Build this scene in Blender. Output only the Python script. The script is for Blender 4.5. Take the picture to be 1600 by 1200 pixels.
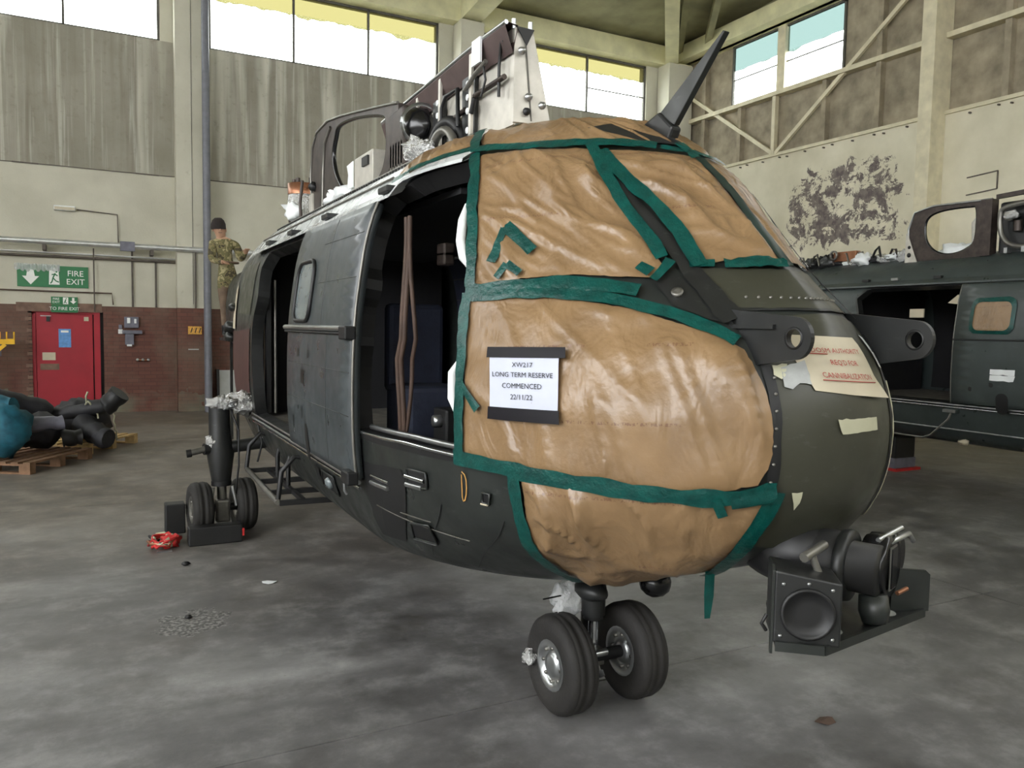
import bpy, math, random
from math import sin, cos, pi, radians, sqrt, atan2, hypot
from mathutils import Vector, Matrix, noise, geometry
random.seed(7)
scene = bpy.context.scene
for o in list(bpy.data.objects): bpy.data.objects.remove(o)
COL = scene.collection

# ------------------------------------------------------------------ camera
FPX, YAW, PITCH, ROLL = 1240.0, radians(27.6), radians(4.0), radians(1.0)
fw = Vector((sin(YAW)*cos(PITCH), cos(YAW)*cos(PITCH), -sin(PITCH)))
rt0 = Vector((cos(YAW), -sin(YAW), 0)); up0 = rt0.cross(fw)
rt = cos(ROLL)*rt0 + sin(ROLL)*up0; up = -sin(ROLL)*rt0 + cos(ROLL)*up0
cam = bpy.data.cameras.new('camera'); cam.sensor_width = 36; cam.lens = FPX/1600*36; cam.clip_end = 200
camo = bpy.data.objects.new('camera', cam); COL.objects.link(camo)
m = Matrix((rt, up, -fw)).transposed().to_4x4(); m.translation = (-2.19, -3.18, 1.82)
camo.matrix_world = m; scene.camera = camo

# ------------------------------------------------------------------ world (overcast daylight), exposure
w = bpy.data.worlds.new('overcast_sky'); scene.world = w; w.use_nodes = True
bg = w.node_tree.nodes['Background']; bg.inputs[0].default_value = (0.97, 0.985, 1.0, 1); bg.inputs[1].default_value = 9.0
vs = scene.view_settings; vs.view_transform = 'Standard'; vs.look = 'None'; vs.gamma = 1; vs.exposure = 0.28; vs.use_curve_mapping = False
try:
    scene.cycles.use_denoising = True; scene.cycles.max_bounces = 8; scene.cycles.diffuse_bounces = 5
    scene.cycles.sample_clamp_indirect = 6; scene.cycles.transparent_max_bounces = 8
except Exception: pass

# ------------------------------------------------------------------ materials
def S(r, g, b):                                   # sRGB 0-255 -> linear
    f = lambda c: (c/12.92 if c <= .04045 else ((c+.055)/1.055)**2.4)
    return (f(r/255), f(g/255), f(b/255), 1)
M = {}
class NT:
    def __init__(s, name):
        m = bpy.data.materials.new(name); m.use_nodes = True; s.m = m; s.t = m.node_tree; s.b = s.t.nodes['Principled BSDF']
        M[name] = m; s._co = None
    def n(s, ty, **k):
        x = s.t.nodes.new(ty)
        for a, v in k.items(): setattr(x, a, v)
        return x
    def l(s, a, b): s.t.links.new(a, b)
    def co(s, scale=(1, 1, 1), loc=(0, 0, 0)):
        if s._co is None: s._co = s.n('ShaderNodeTexCoord')
        mp = s.n('ShaderNodeMapping'); mp.inputs['Scale'].default_value = scale; mp.inputs['Location'].default_value = loc
        s.l(s._co.outputs['Object'], mp.inputs[0]); return mp.outputs[0]
    def noise(s, scale, detail=4, rough=.55, st=(1, 1, 1), loc=(0, 0, 0), dist=0):
        x = s.n('ShaderNodeTexNoise'); x.inputs['Scale'].default_value = scale; x.inputs['Detail'].default_value = detail
        x.inputs['Roughness'].default_value = rough; x.inputs['Distortion'].default_value = dist
        s.l(s.co(st, loc), x.inputs['Vector']); return x.outputs['Fac']
    def ramp(s, fac, stops):
        r = s.n('ShaderNodeValToRGB'); e = r.color_ramp.elements
        while len(e) < len(stops): e.new(.5)
        for q, (p, c) in zip(e, stops):
            q.position = p; q.color = c if len(c) == 4 else (*c, 1)
        s.l(fac, r.inputs[0]); return r.outputs[0]
    def mix(s, fac, a, b, mode='MIX'):
        x = s.n('ShaderNodeMix', data_type='RGBA', blend_type=mode)
        for i, v in ((0, fac), (6, a), (7, b)):
            if hasattr(v, 'is_linked') or hasattr(v, 'links'): s.l(v, x.inputs[i])
            else: x.inputs[i].default_value = v
        return x.outputs[2]
    def math(s, op, a, b=0.0, c=None):
        x = s.n('ShaderNodeMath', operation=op)
        for i, v in enumerate((a, b) if c is None else (a, b, c)):
            if hasattr(v, 'links'): s.l(v, x.inputs[i])
            else: x.inputs[i].default_value = v
        return x.outputs[0]
    def sep(s):
        x = s.n('ShaderNodeSeparateXYZ')
        if s._co is None: s._co = s.n('ShaderNodeTexCoord')
        s.l(s._co.outputs['Object'], x.inputs[0]); return x.outputs
    def bump(s, h, strength=.3, dist=.02):
        x = s.n('ShaderNodeBump'); x.inputs['Strength'].default_value = strength; x.inputs['Distance'].default_value = dist
        s.l(h, x.inputs['Height']); s.l(x.outputs[0], s.b.inputs['Normal'])
    def color(s, c):
        if hasattr(c, 'links'): s.l(c, s.b.inputs['Base Color'])
        else: s.b.inputs['Base Color'].default_value = c
    def rough(s, r):
        if hasattr(r, 'links'): s.l(r, s.b.inputs['Roughness'])
        else: s.b.inputs['Roughness'].default_value = r
def simple(name, c, rough=.6, metal=0, var=.25, vs_=8, bump=0, bs=40, spec=None):
    t = NT(name); lo = tuple(v*(1-var) for v in c[:3])+(1,); hi = tuple(min(1, v*(1+var)) for v in c[:3])+(1,)
    t.color(t.ramp(t.noise(vs_, 5), [(.3, lo), (.7, hi)])); t.rough(rough); t.b.inputs['Metallic'].default_value = metal
    if spec is not None: t.b.inputs['Specular IOR Level'].default_value = spec
    if bump: t.bump(t.noise(bs, 4), bump, .01)
    return t.m

# hull paint: worn dark green-grey
def hullmat(name, c, rough=.38, var=.35):
    t = NT(name); a = tuple(v*(1-var) for v in c[:3])+(1,); b = tuple(v*(1+var) for v in c[:3])+(1,)
    base = t.ramp(t.noise(3.5, 6, .6), [(.3, a), (.7, b)])
    scuff = t.ramp(t.noise(14, 8, .7, (1, .5, 2.2)), [(.60, (0, 0, 0, 1)), (.74, (1, 1, 1, 1))])
    t.color(t.mix(t.math('MULTIPLY', scuff, .16), base, S(120, 124, 120)))
    t.rough(t.ramp(t.noise(6, 5), [(.3, (rough-.1,)*3), (.7, (rough+.14,)*3)])); t.bump(t.noise(3, 2), .10, .010); return t.m
hullmat('hull', S(36, 39, 37), .36); hullmat('hull_olive', S(56, 56, 46), .40, .15); hullmat('door_grey', S(60, 65, 67), .34, .16)
hullmat('roof_sheen', S(170, 173, 172), .24); hullmat('hull_dark', S(30, 31, 31), .4); hullmat('hull_two', S(56, 63, 62), .36, .2)  # pale roof colour paints in bright window reflections on the dark hull
simple('primer_red', S(70, 48, 45), .5); simple('primer_brown', S(74, 60, 58), .5); simple('black', S(20, 20, 21), .5); simple('black_gloss', S(16, 16, 18), .22); simple('rubber', S(34, 32, 30), .75, bump=.2, bs=60)
simple('tyre_wall', S(26, 27, 30), .6); simple('steel', S(170, 172, 172), .28, .9); simple('chrome', S(210, 214, 216), .16, 1.0); simple('dull_metal', S(120, 118, 112), .4, .7)
simple('brown_metal', S(62, 54, 50), .45, .5, .4, 12); simple('alu_sheet', S(186, 182, 172), .42, .35, .15, 10); simple('navy', S(40, 45, 62), .75, bump=.3, bs=25)
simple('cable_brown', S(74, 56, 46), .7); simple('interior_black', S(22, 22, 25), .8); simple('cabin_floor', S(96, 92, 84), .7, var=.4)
simple('white_plastic', S(225, 228, 228), .35, var=.08); simple('paper_white', S(186, 190, 205), .6, var=.04); simple('paper_cream', S(192, 182, 158), .5, var=.06)
simple('masking', S(178, 176, 150), .6, var=.08); simple('ink_black', S(24, 24, 30), .7, var=0); simple('ink_red', S(170, 62, 60), .7, var=.1); simple('red', S(188, 40, 40), .6); simple('orange', S(190, 140, 70), .6)
simple('copper', S(150, 104, 78), .35, .7); simple('yellow', S(238, 186, 30), .5, var=.1); simple('teal_cloth', S(30, 92, 110), .7, bump=.4, bs=12, var=.35); simple('dark_wrap', S(36, 36, 40), .6, bump=.4, bs=10, var=.4)
simple('sign_green', S(30, 112, 64), .45, var=.06); simple('sign_white', S(232, 236, 230), .5, var=.04); simple('blue_print', S(96, 148, 206), .6, var=.2, vs_=20); simple('grey_board', S(170, 172, 168), .6, var=.06)
simple('grey_plastic', S(104, 104, 116), .5); simple('conduit', S(206, 208, 206), .3, .6, .15); simple('conduit_dark', S(86, 78, 70), .6); simple('pipe_grey', S(108, 110, 118), .45, var=.15)
simple('skin', S(176, 138, 112), .6, var=.05); simple('hair', S(34, 26, 24), .8); simple('glass_dark', S(104, 112, 114), .12, 0, .15)
simple('yellow_sign', S(214, 160, 70), .6, var=.3, vs_=30)
# crumpled foil / clear film
t = NT('foil'); t.color(S(214, 214, 212)); t.b.inputs['Metallic'].default_value = .85; t.rough(.22); t.bump(t.noise(24, 5, .6), 1.0, .05)
t = NT('film'); t.color(S(226, 228, 228)); t.rough(.18); t.b.inputs['Alpha'].default_value = .45; t.bump(t.noise(20, 4), 1.0, .04)
# camouflage cloth
t = NT('camo'); a = t.ramp(t.noise(9, 2), [(.42, S(150, 140, 104)), (.46, S(96, 92, 60)), (.54, S(118, 108, 74)), (.60, S(66, 60, 42))]); a.node.color_ramp.interpolation = 'CONSTANT'; t.color(a); t.rough(.9)
simple('trouser_brown', S(112, 94, 78), .9)
# kraft paper with faint rows of print
t = NT('kraft')
base = t.ramp(t.noise(5, 5), [(.3, S(120, 95, 66)), (.7, S(140, 113, 81))])
xyz = t.sep()
h = t.math('ADD', xyz[2], t.math('MULTIPLY', xyz[1], .05))
row = t.math('ABSOLUTE', t.math('SUBTRACT', t.math('FRACT', t.math('DIVIDE', h, .265)), .5))
inrow = t.math('LESS_THAN', row, .020)
let = t.math('GREATER_THAN', t.noise(150, 2, .5, (1, 1, .4)), .53)
seg = t.math('GREATER_THAN', t.noise(3.2, 1, .5, (1, 1, .2), (3, 1, 2)), .47)
t.color(t.mix(t.math('MULTIPLY', t.math('MULTIPLY', inrow, let), t.math('MULTIPLY', seg, .8)), base, S(104, 72, 52)))
t.rough(.36); t.b.inputs['Specular IOR Level'].default_value = .6; t.bump(t.math('ADD', t.noise(6, 3, .5, (1, 1, .55), dist=.9), t.math('MULTIPLY', t.noise(34, 4, .6), .10)), .5, .04)
# green tape
t = NT('tape'); t.color(t.ramp(t.noise(18, 5), [(.3, S(0, 52, 48)), (.7, S(3, 74, 67))])); t.rough(.34); t.bump(t.noise(34, 4, .6), .5, .012)
simple('tape_black', S(14, 11, 18), .5, var=.2, spec=.25); simple('tape_dark', S(22, 44, 40), .4); simple('tape_silver', S(150, 152, 150), .4, .4, .15, 18)
# floor concrete
t = NT('floor_concrete')
n1 = t.noise(.42, 6, .6, (.8, 1.25, 1), loc=(2.3, 5.4, 0), dist=.4); n2 = t.noise(3.0, 8, .7, (1, 1, 1), (9, 1, 0)); n3 = t.noise(26, 6, .7)  # concrete's own blotches, shifted so dark ones paint in shade by the helicopter
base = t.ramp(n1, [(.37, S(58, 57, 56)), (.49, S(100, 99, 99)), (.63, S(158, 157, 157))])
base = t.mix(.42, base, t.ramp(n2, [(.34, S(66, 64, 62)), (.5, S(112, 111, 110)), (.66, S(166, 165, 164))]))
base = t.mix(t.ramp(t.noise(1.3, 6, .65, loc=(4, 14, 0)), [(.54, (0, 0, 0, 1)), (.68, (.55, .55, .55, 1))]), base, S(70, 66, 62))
base = t.mix(t.ramp(n3, [(.60, (0, 0, 0, 1)), (.72, (.5, .5, .5, 1))]), base, S(100, 96, 90))
yy = t.sep()[1]; fb_ = t.n('ShaderNodeMapRange'); t.l(t.math('ADD', yy, t.math('MULTIPLY', t.noise(.5, 5, .6), 6.0)), fb_.inputs[0]); fb_.inputs[1].default_value = 4.5; fb_.inputs[2].default_value = 9.0; fb_.inputs[4].default_value = .6
base = t.mix(fb_.outputs[0], base, t.ramp(n2, [(.34, S(82, 72, 60)), (.66, S(140, 128, 112))]))
# dark scuffed oil patch
g = t.n('ShaderNodeVectorMath', operation='DISTANCE'); mp = t.co((1, 1, 0)); t.l(mp, g.inputs[0]); g.inputs[1].default_value = (-1.70, 1.90, 0)
pm = t.math('LESS_THAN', t.math('ADD', g.outputs['Value'], t.math('MULTIPLY', t.noise(7, 5, .7), .5)), .46)
base = t.mix(t.math('MULTIPLY', pm, .75), base, t.ramp(t.noise(40, 4), [(.45, S(58, 56, 54)), (.6, S(150, 148, 144))]))
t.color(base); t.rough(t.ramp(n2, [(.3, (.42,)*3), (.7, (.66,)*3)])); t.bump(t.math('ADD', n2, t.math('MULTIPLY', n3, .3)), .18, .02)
# left wall concrete, streaked concrete, brick dado
t = NT('wall_cream'); b_ = t.ramp(t.noise(1.1, 6), [(.3, S(182, 179, 162)), (.7, S(202, 199, 182))])
b_ = t.mix(t.ramp(t.noise(5, 7, .7), [(.62, (0, 0, 0, 1)), (.72, (.5, .5, .5, 1))]), b_, S(158, 152, 132)); t.color(b_); t.rough(.8); t.bump(t.noise(30, 5), .15, .02)
t = NT('wall_streaked'); b_ = t.ramp(t.noise(1.0, 6), [(.3, S(138, 134, 120)), (.7, S(158, 154, 141))])
st = t.noise(1.3, 3, .55, (1.6, 1, .10), (1.7, 0, .4), dist=.3)
b_ = t.mix(t.ramp(st, [(.52, (0, 0, 0, 1)), (.66, (.85, .85, .85, 1))]), b_, S(206, 204, 190))
b_ = t.mix(t.ramp(t.noise(1.5, 4, .6, (2.2, 1, .09), (7, 0, 1), dist=.2), [(.56, (0, 0, 0, 1)), (.72, (.6, .6, .6, 1))]), b_, S(120, 114, 100)); b_ = t.mix(t.ramp(t.noise(4.5, 4, .6, (2.6, 1, .07), (3, 0, 2), dist=.15), [(.55, (0, 0, 0, 1)), (.68, (.7, .7, .7, 1))]), b_, S(190, 188, 176)); b_ = t.mix(t.ramp(t.noise(7, 7, .7), [(.55, (0, 0, 0, 1)), (.75, (.45, .45, .45, 1))]), b_, S(112, 106, 92)); t.color(b_); t.rough(.85); t.bump(t.noise(24, 5), .2, .02)
t = NT('brick_red'); x = t.n('ShaderNodeTexBrick'); sp = t.sep(); cb = t.n('ShaderNodeCombineXYZ'); t.l(sp[0], cb.inputs[0]); t.l(sp[2], cb.inputs[1]); t.l(cb.outputs[0], x.inputs['Vector'])
x.inputs['Scale'].default_value = 1; x.inputs['Brick Width'].default_value = .225; x.inputs['Row Height'].default_value = .075; x.inputs['Mortar Size'].default_value = .006
x.inputs['Color1'].default_value = S(106, 64, 52); x.inputs['Color2'].default_value = S(92, 55, 45); x.inputs['Mortar'].default_value = S(80, 50, 42)
dirt = t.ramp(t.noise(1.4, 6, .6), [(.42, (0, 0, 0, 1)), (.7, (.7, .7, .7, 1))])
c_ = t.mix(dirt, x.outputs[0], S(112, 98, 82))
lowm = t.math('MULTIPLY', t.math('LESS_THAN', t.math('ADD', sp[2], t.math('MULTIPLY', t.noise(2.2, 5), .9)), .85), t.ramp(t.noise(.8, 3, .5, loc=(5, 0, 3)), [(.4, (0,)*3), (.6, (.8,)*3)]))
c_ = t.mix(lowm, c_, S(112, 122, 104)); t.color(c_); t.rough(.7); t.bump(x.outputs['Fac'], -.5, .01)
# right wall
t = NT('panel_cream'); b_ = t.ramp(t.noise(1.2, 6), [(.3, S(198, 192, 168)), (.7, S(220, 214, 192))]); sp = t.sep()
n = t.noise(2.6, 12, .78, (1, 1, 1.1), (0, 3.3, 0), dist=.35)
def box_mask(t, v, lo, hi, soft):
    a = t.n('ShaderNodeMapRange', interpolation_type='SMOOTHSTEP'); t.l(v, a.inputs[0]); a.inputs[1].default_value = lo-soft; a.inputs[2].default_value = lo+soft
    b = t.n('ShaderNodeMapRange', interpolation_type='SMOOTHSTEP'); t.l(v, b.inputs[0]); b.inputs[1].default_value = hi+soft; b.inputs[2].default_value = hi-soft
    return t.math('MULTIPLY', a.outputs[0], b.outputs[0])
msk = t.math('MULTIPLY', box_mask(t, sp[1], 7.4, 10.8, .6), box_mask(t, sp[2], 3.6, 5.65, .45))
peel = t.ramp(t.math('ADD', n, t.math('MULTIPLY', t.math('SUBTRACT', msk, 1.0), .3)), [(.475, (0, 0, 0, 1)), (.49, (1, 1, 1, 1))])
b_ = t.mix(peel, b_, t.ramp(t.noise(9, 4), [(.4, S(92, 82, 80)), (.6, S(120, 110, 104))]))
t.color(b_); t.rough(.7); t.bump(peel, -.4, .01)
simple('clad_brown', S(150, 140, 120), .85, var=.35, vs_=2.5, bump=.2, bs=20); simple('steel_cream', S(206, 198, 170), .6, var=.15, vs_=4); simple('beam_lit_yellow', S(216, 212, 172), .7, var=.15, vs_=2, bump=.15, bs=14)  # beam colour has the yellow light from the windows painted in
simple('ceiling_olive', S(146, 143, 112), .9, var=.3, vs_=1.2, bump=.2, bs=10); simple('frame_dark', S(84, 82, 76), .6)
simple('door_red', S(158, 18, 38), .5, var=.12, vs_=2); simple('door_frame', S(120, 96, 82), .8, var=.25); simple('pallet_wood', S(206, 176, 124), .8, var=.3, vs_=9, bump=.3, bs=30); simple('pallet_brown', S(128, 98, 74), .8, var=.3, vs_=9, bump=.3, bs=30)
simple('apron', S(150, 150, 146), .9)
def glass(name, c, a):
    m = bpy.data.materials.new(name); m.use_nodes = True; t = m.node_tree; b = t.nodes['Principled BSDF']; out = t.nodes['Material Output']
    tr = t.nodes.new('ShaderNodeBsdfTransparent'); tr.inputs[0].default_value = c; mx = t.nodes.new('ShaderNodeMixShader'); mx.inputs[0].default_value = a
    b.inputs['Base Color'].default_value = (.8, .8, .78, 1); b.inputs['Roughness'].default_value = .15
    t.links.new(tr.outputs[0], mx.inputs[1]); t.links.new(b.outputs[0], mx.inputs[2]); t.links.new(mx.outputs[0], out.inputs[0]); M[name] = m
glass('pane_clear', (.95, .97, .95, 1), .06); glass('pane_yellow', (.082, .075, .030, 1), .03); glass('pane_blue', (.050, .074, .068, 1), .03)

# ------------------------------------------------------------------ mesh helpers
class MB:
    def __init__(s): s.v = []; s.f = []; s.sm = []
    def add(s, vs, fs, smooth=False):
        o = len(s.v); s.v += [tuple(v) for v in vs]; s.f += [tuple(i+o for i in f) for f in fs]; s.sm += [smooth]*len(fs); return s
    def box(s, lo, hi, rot=None, piv=None):
        x0, y0, z0 = lo; x1, y1, z1 = hi
        vs = [Vector(p) for p in ((x0,y0,z0),(x1,y0,z0),(x1,y1,z0),(x0,y1,z0),(x0,y0,z1),(x1,y0,z1),(x1,y1,z1),(x0,y1,z1))]
        if rot is not None:
            c = Vector(piv) if piv is not None else (Vector(lo)+Vector(hi))/2
            vs = [c + rot @ (v-c) for v in vs]
        return s.add(vs, [(0,3,2,1),(4,5,6,7),(0,1,5,4),(1,2,6,5),(2,3,7,6),(3,0,4,7)])
    def bar(s, a, b, w, h=None, upv=(0, 0, 1)):
        a = Vector(a); b = Vector(b); h = h or w; d = (b-a).normalized(); u = Vector(upv)
        if abs(d.dot(u)) > .98: u = Vector((1, 0, 0))
        r = d.cross(u).normalized()*w/2; u = r.cross(d).normalized()*h/2
        vs = [a-r-u, a+r-u, a+r+u, a-r+u, b-r-u, b+r-u, b+r+u, b-r+u]
        return s.add(vs, [(0,1,2,3),(7,6,5,4),(0,4,5,1),(1,5,6,2),(2,6,7,3),(3,7,4,0)])
    def tube(s, pts, r, n=10, cap=True, closed=False):
        P = [Vector(p) for p in pts]; N = len(P); rs = r if isinstance(r, (list, tuple)) else [r]*N
        vs = []; prev = None
        for i, p in enumerate(P):
            d = (P[(i+1) % N]-P[i-1]) if closed else (P[min(i+1, N-1)]-P[max(i-1, 0)])
            if d.length < 1e-9: d = Vector((0, 0, 1))
            d.normalize()
            if prev is None:
                a = Vector((0, 0, 1)) if abs(d.z) < .9 else Vector((1, 0, 0)); x = d.cross(a).normalized()
            else:
                x = (prev - d*prev.dot(d)); x = x.normalized() if x.length > 1e-6 else d.orthogonal().normalized()
            prev = x; y = d.cross(x)
            vs += [p + rs[i]*(cos(2*pi*k/n)*x + sin(2*pi*k/n)*y) for k in range(n)]
        fs = []
        for i in range(N if closed else N-1):
            j = (i+1) % N
            for k in range(n): fs.append((i*n+k, i*n+(k+1) % n, j*n+(k+1) % n, j*n+k))
        s.add(vs, fs, True)
        if cap and not closed:
            s.add(vs[:n], [tuple(range(n))[::-1]]); s.add(vs[-n:], [tuple(range(n))])
        return s
    def lathe(s, prof, c, axis, n=32):                 # prof: (radius, along-axis)
        c = Vector(c); ax = Vector(axis).normalized(); x = ax.orthogonal().normalized(); y = ax.cross(x); vs = []
        for r, h in prof: vs += [c+ax*h+r*(cos(2*pi*k/n)*x+sin(2*pi*k/n)*y) for k in range(n)]
        fs = []
        for i in range(len(prof)-1):
            for k in range(n): fs.append((i*n+k, i*n+(k+1) % n, (i+1)*n+(k+1) % n, (i+1)*n+k))
        return s.add(vs, fs, True)
    def prism(s, poly, d):                              # planar 3d polygon extruded by vector d
        P = [Vector(p) for p in poly]; d = Vector(d); n = len(P)
        return s.add(P+[p+d for p in P], [tuple(range(n))[::-1], tuple(range(n, 2*n))]+[(i, (i+1) % n, n+(i+1) % n, n+i) for i in range(n)])
    def blob(s, c, r, amp=.25, seed=0, n=14, fr=2.2):
        c = Vector(c); r = Vector(r) if not isinstance(r, (int, float)) else Vector((r, r, r)); vs = []; m = n//2+2
        for i in range(m+1):
            for k in range(n):
                a = pi*i/m; b = 2*pi*k/n; d = Vector((sin(a)*cos(b), sin(a)*sin(b), cos(a)))
                q = 1+amp*noise.noise(d*fr+Vector((seed*3.1, seed*1.7, seed)))+amp*.6*noise.noise(d*fr*3+Vector((seed, 5, seed*2)))
                vs.append(c+Vector((d.x*r.x, d.y*r.y, d.z*r.z))*q)
        fs = [(i*n+k, i*n+(k+1) % n, (i+1)*n+(k+1) % n, (i+1)*n+k) for i in range(m) for k in range(n)]
        return s.add(vs, fs, True)
    def build(s, name, mat, parent=None, bevel=0, flip=False):
        me = bpy.data.meshes.new(name); me.from_pydata(s.v, [], s.f)
        me.polygons.foreach_set('use_smooth', s.sm); me.materials.append(M[mat] if isinstance(mat, str) else mat)
        me.validate(); me.update()
        o = bpy.data.objects.new(name, me); COL.objects.link(o)
        if parent is not None: o.parent = parent
        if bevel:
            b = o.modifiers.new('bevel', 'BEVEL'); b.width = bevel; b.segments = 2; b.limit_method = 'ANGLE'
        return o
def tag(o, label=None, cat=None, group=None, kind=None):
    for k, v in (('label', label), ('category', cat), ('group', group), ('kind', kind)):
        if v: o[k] = v
    return o
def thing(name, label, cat, loc=(0, 0, 0), rz=0, group=None):
    o = bpy.data.objects.new(name, None); o.empty_display_size = .2; COL.objects.link(o); o.location = loc; o.rotation_euler = (0, 0, rz)
    return tag(o, label, cat, group)
def boxo(name, lo, hi, mat, parent=None, bevel=0): return MB().box(lo, hi).build(name, mat, parent, bevel)
def rot2(a): return Matrix.Rotation(a, 3, 'Z')
def arc(c, r, a0, a1, n, ax=(1, 0, 0), ay=(0, 0, 1)):
    c = Vector(c); ax = Vector(ax); ay = Vector(ay); return [c+r*(cos(a0+(a1-a0)*i/n)*ax+sin(a0+(a1-a0)*i/n)*ay) for i in range(n+1)]
def text_verts(s, size=1.0, align='CENTER'):
    cu = bpy.data.curves.new('lettering', 'FONT'); cu.body = s; cu.size = size; cu.align_x = align; cu.align_y = 'CENTER'; cu.resolution_u = 2
    o = bpy.data.objects.new('lettering', cu); COL.objects.link(o)
    dg = bpy.context.evaluated_depsgraph_get(); me = bpy.data.meshes.new_from_object(o.evaluated_get(dg))
    vs = [v.co.copy() for v in me.vertices]; fs = [tuple(p.vertices) for p in me.polygons]
    bpy.data.objects.remove(o); bpy.data.curves.remove(cu); bpy.data.meshes.remove(me)
    return vs, fs
def lettering(name, lines, fn, mat, parent):           # lines: (string, size, x, y); fn maps plane x,y to a 3d point
    b = MB()
    for s, size, x, y in lines:
        vs, fs = text_verts(s, size); b.add([fn(v.x+x, v.y+y) for v in vs], fs)
    return b.build(name, mat, parent)
# ------------------------------------------------------------------ the hangar
WY, WX, LX, FY = 14.6, 12.2, -13.0, -13.0          # far wall, right wall, left wall, camera-side wall planes
def struct(o): o['kind'] = 'structure'; return o
# floor: concrete bays with open joints over a dark bed
fl = struct(boxo('floor', (LX-.4, FY-.4, -.25), (WX+.4, WY+.4, -.012), 'black'))
xs = [LX, -6.4, 3.35, 7.9, WX]; ys = [FY, -6.2, .15, 5.6, 10.2, WY]
for i in range(4):
    for j in range(5):
        g = .0045
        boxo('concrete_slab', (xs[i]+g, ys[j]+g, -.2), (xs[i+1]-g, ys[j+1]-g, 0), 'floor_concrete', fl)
struct(boxo('floor_apron', (-60, -60, -.5), (60, 60, -.26), 'apron'))

# far wall with brick dado, streaked upper band, pilasters
wl = struct(boxo('wall_back', (LX, WY, 2.12), (WX+.4, WY+.35, 4.78), 'wall_cream'))
boxo('brick_dado', (LX, WY-.03, 0), (-3.36, WY+.35, 2.12), 'brick_red', wl); boxo('brick_dado', (-2.08, WY-.03, 0), (WX, WY+.35, 2.12), 'brick_red', wl)
boxo('brick_dado', (-3.36, WY-.03, 2.0), (-2.08, WY+.35, 2.12), 'brick_red', wl)
boxo('upper_concrete', (LX, WY-.012, 4.78), (WX+.4, WY+.35, 7.44), 'wall_streaked', wl)
pl_ = MB()
for k in range(60):
    x = LX+.2+k*.42; pl_.bar((x, WY-.014, 4.78+.012*noise.noise(Vector((k*.7, 1, 2)))), (x+.43, WY-.014, 4.78+.012*noise.noise(Vector((k*.7+.7, 1, 2)))), .006, .014+.012*random.random())
pl_.build('pour_line', 'conduit_dark', wl)
boxo('head_beam', (LX, WY-.30, 8.93), (WX+.4, WY+.35, 9.42), 'beam_lit_yellow', wl)
for x0, x1 in ((-6.75, -5.9), (-.98, -.06), (5.03, 6.0), (11.05, WX+.4)):
    boxo('pier', (x0, WY+.02, 7.44), (x1, WY+.35, 8.93), 'wall_cream', wl)
for x0, x1, d in ((-6.68, -6.03, .32), (-.74, -.10, .32), (5.38, 5.98, .45), (11.4, WX, .5)):
    boxo('pilaster', (x0, WY-d, 0 if d < .4 else 2.12), (x1, WY, 8.95), 'wall_cream', wl, .012)
    boxo('pilaster_foot', (x0-.004, WY-d-.004, 0), (x1+.004, WY-.03, 2.12), 'brick_red', wl)
MB().bar((-.44, WY-.325, 2.2), (-.44, WY-.325, 8.9), .015, .008).build('joint_line', 'frame_dark', wl)
wn = 0
def window(x0, x1, z0, z1, mulls, bars, plane='A', film=.34, filmmat='pane_yellow', zfilm=0):
    global wn; wn += 1
    P = (lambda a, d, z: (a, WY+.1+d, z)) if plane == 'A' else (lambda a, d, z: (WX+.1+d, a, z))
    def bx(a0, a1, d0, d1, z0_, z1_):
        p, q = P(a0, d0, z0_), P(a1, d1, z1_); return MB().box([min(u, v) for u, v in zip(p, q)], [max(u, v) for u, v in zip(p, q)])
    f = MB()
    for a in (bx(x0, x0+.05, -.03, .03, z0, z1), bx(x1-.05, x1, -.03, .03, z0, z1), bx(x0, x1, -.03, .03, z0, z0+.05), bx(x0, x1, -.03, .03, z1-.05, z1)): f.add(a.v, a.f)
    root = struct(f.build('window_%d' % wn, 'frame_dark'))
    for mx in mulls: bx(mx-.022, mx+.022, -.03, .03, z0, z1).build('mullion', 'frame_dark', root)
    for a0, a1, z in bars: bx(a0, a1, -.015, .015, z-.012, z+.012).build('glazing_bar', 'frame_dark', root)
    ed = [x0+.03]+list(mulls)+[x1-.03]
    for a, b in zip(ed, ed[1:]):
        bx(a+.02, b-.02, -.004, .004, z0+.03, z1-film).build('pane', 'pane_clear', root)
        n = 22; lo = []; hi = []                                # stained strip with a ragged lower edge
        for i in range(n+1):
            q = a+.02+(b-a-.04)*i/n; zz = z1-film-.10*max(0, noise.noise(Vector((q*2.3, 3+wn, 0))))-.05*random.random()*(filmmat == 'pane_yellow')
            lo.append(P(q, .012, zz)); hi.append(P(q, .012, z1-.03))
        MB().add(lo+hi, [(i, i+1, n+2+i, n+1+i) for i in range(n)]).build('pane_film', filmmat, root)
    return root
window(-5.9, -.98, 7.44, 8.93, (-4.3, -2.67), [])
window(-.06, 5.03, 7.44, 8.93, (1.68, 3.34), [], film=.42)
window(6.0, 11.05, 7.44, 8.93, (7.6, 9.19), [(9.19, 11.0, 8.1)], film=.40)
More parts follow.
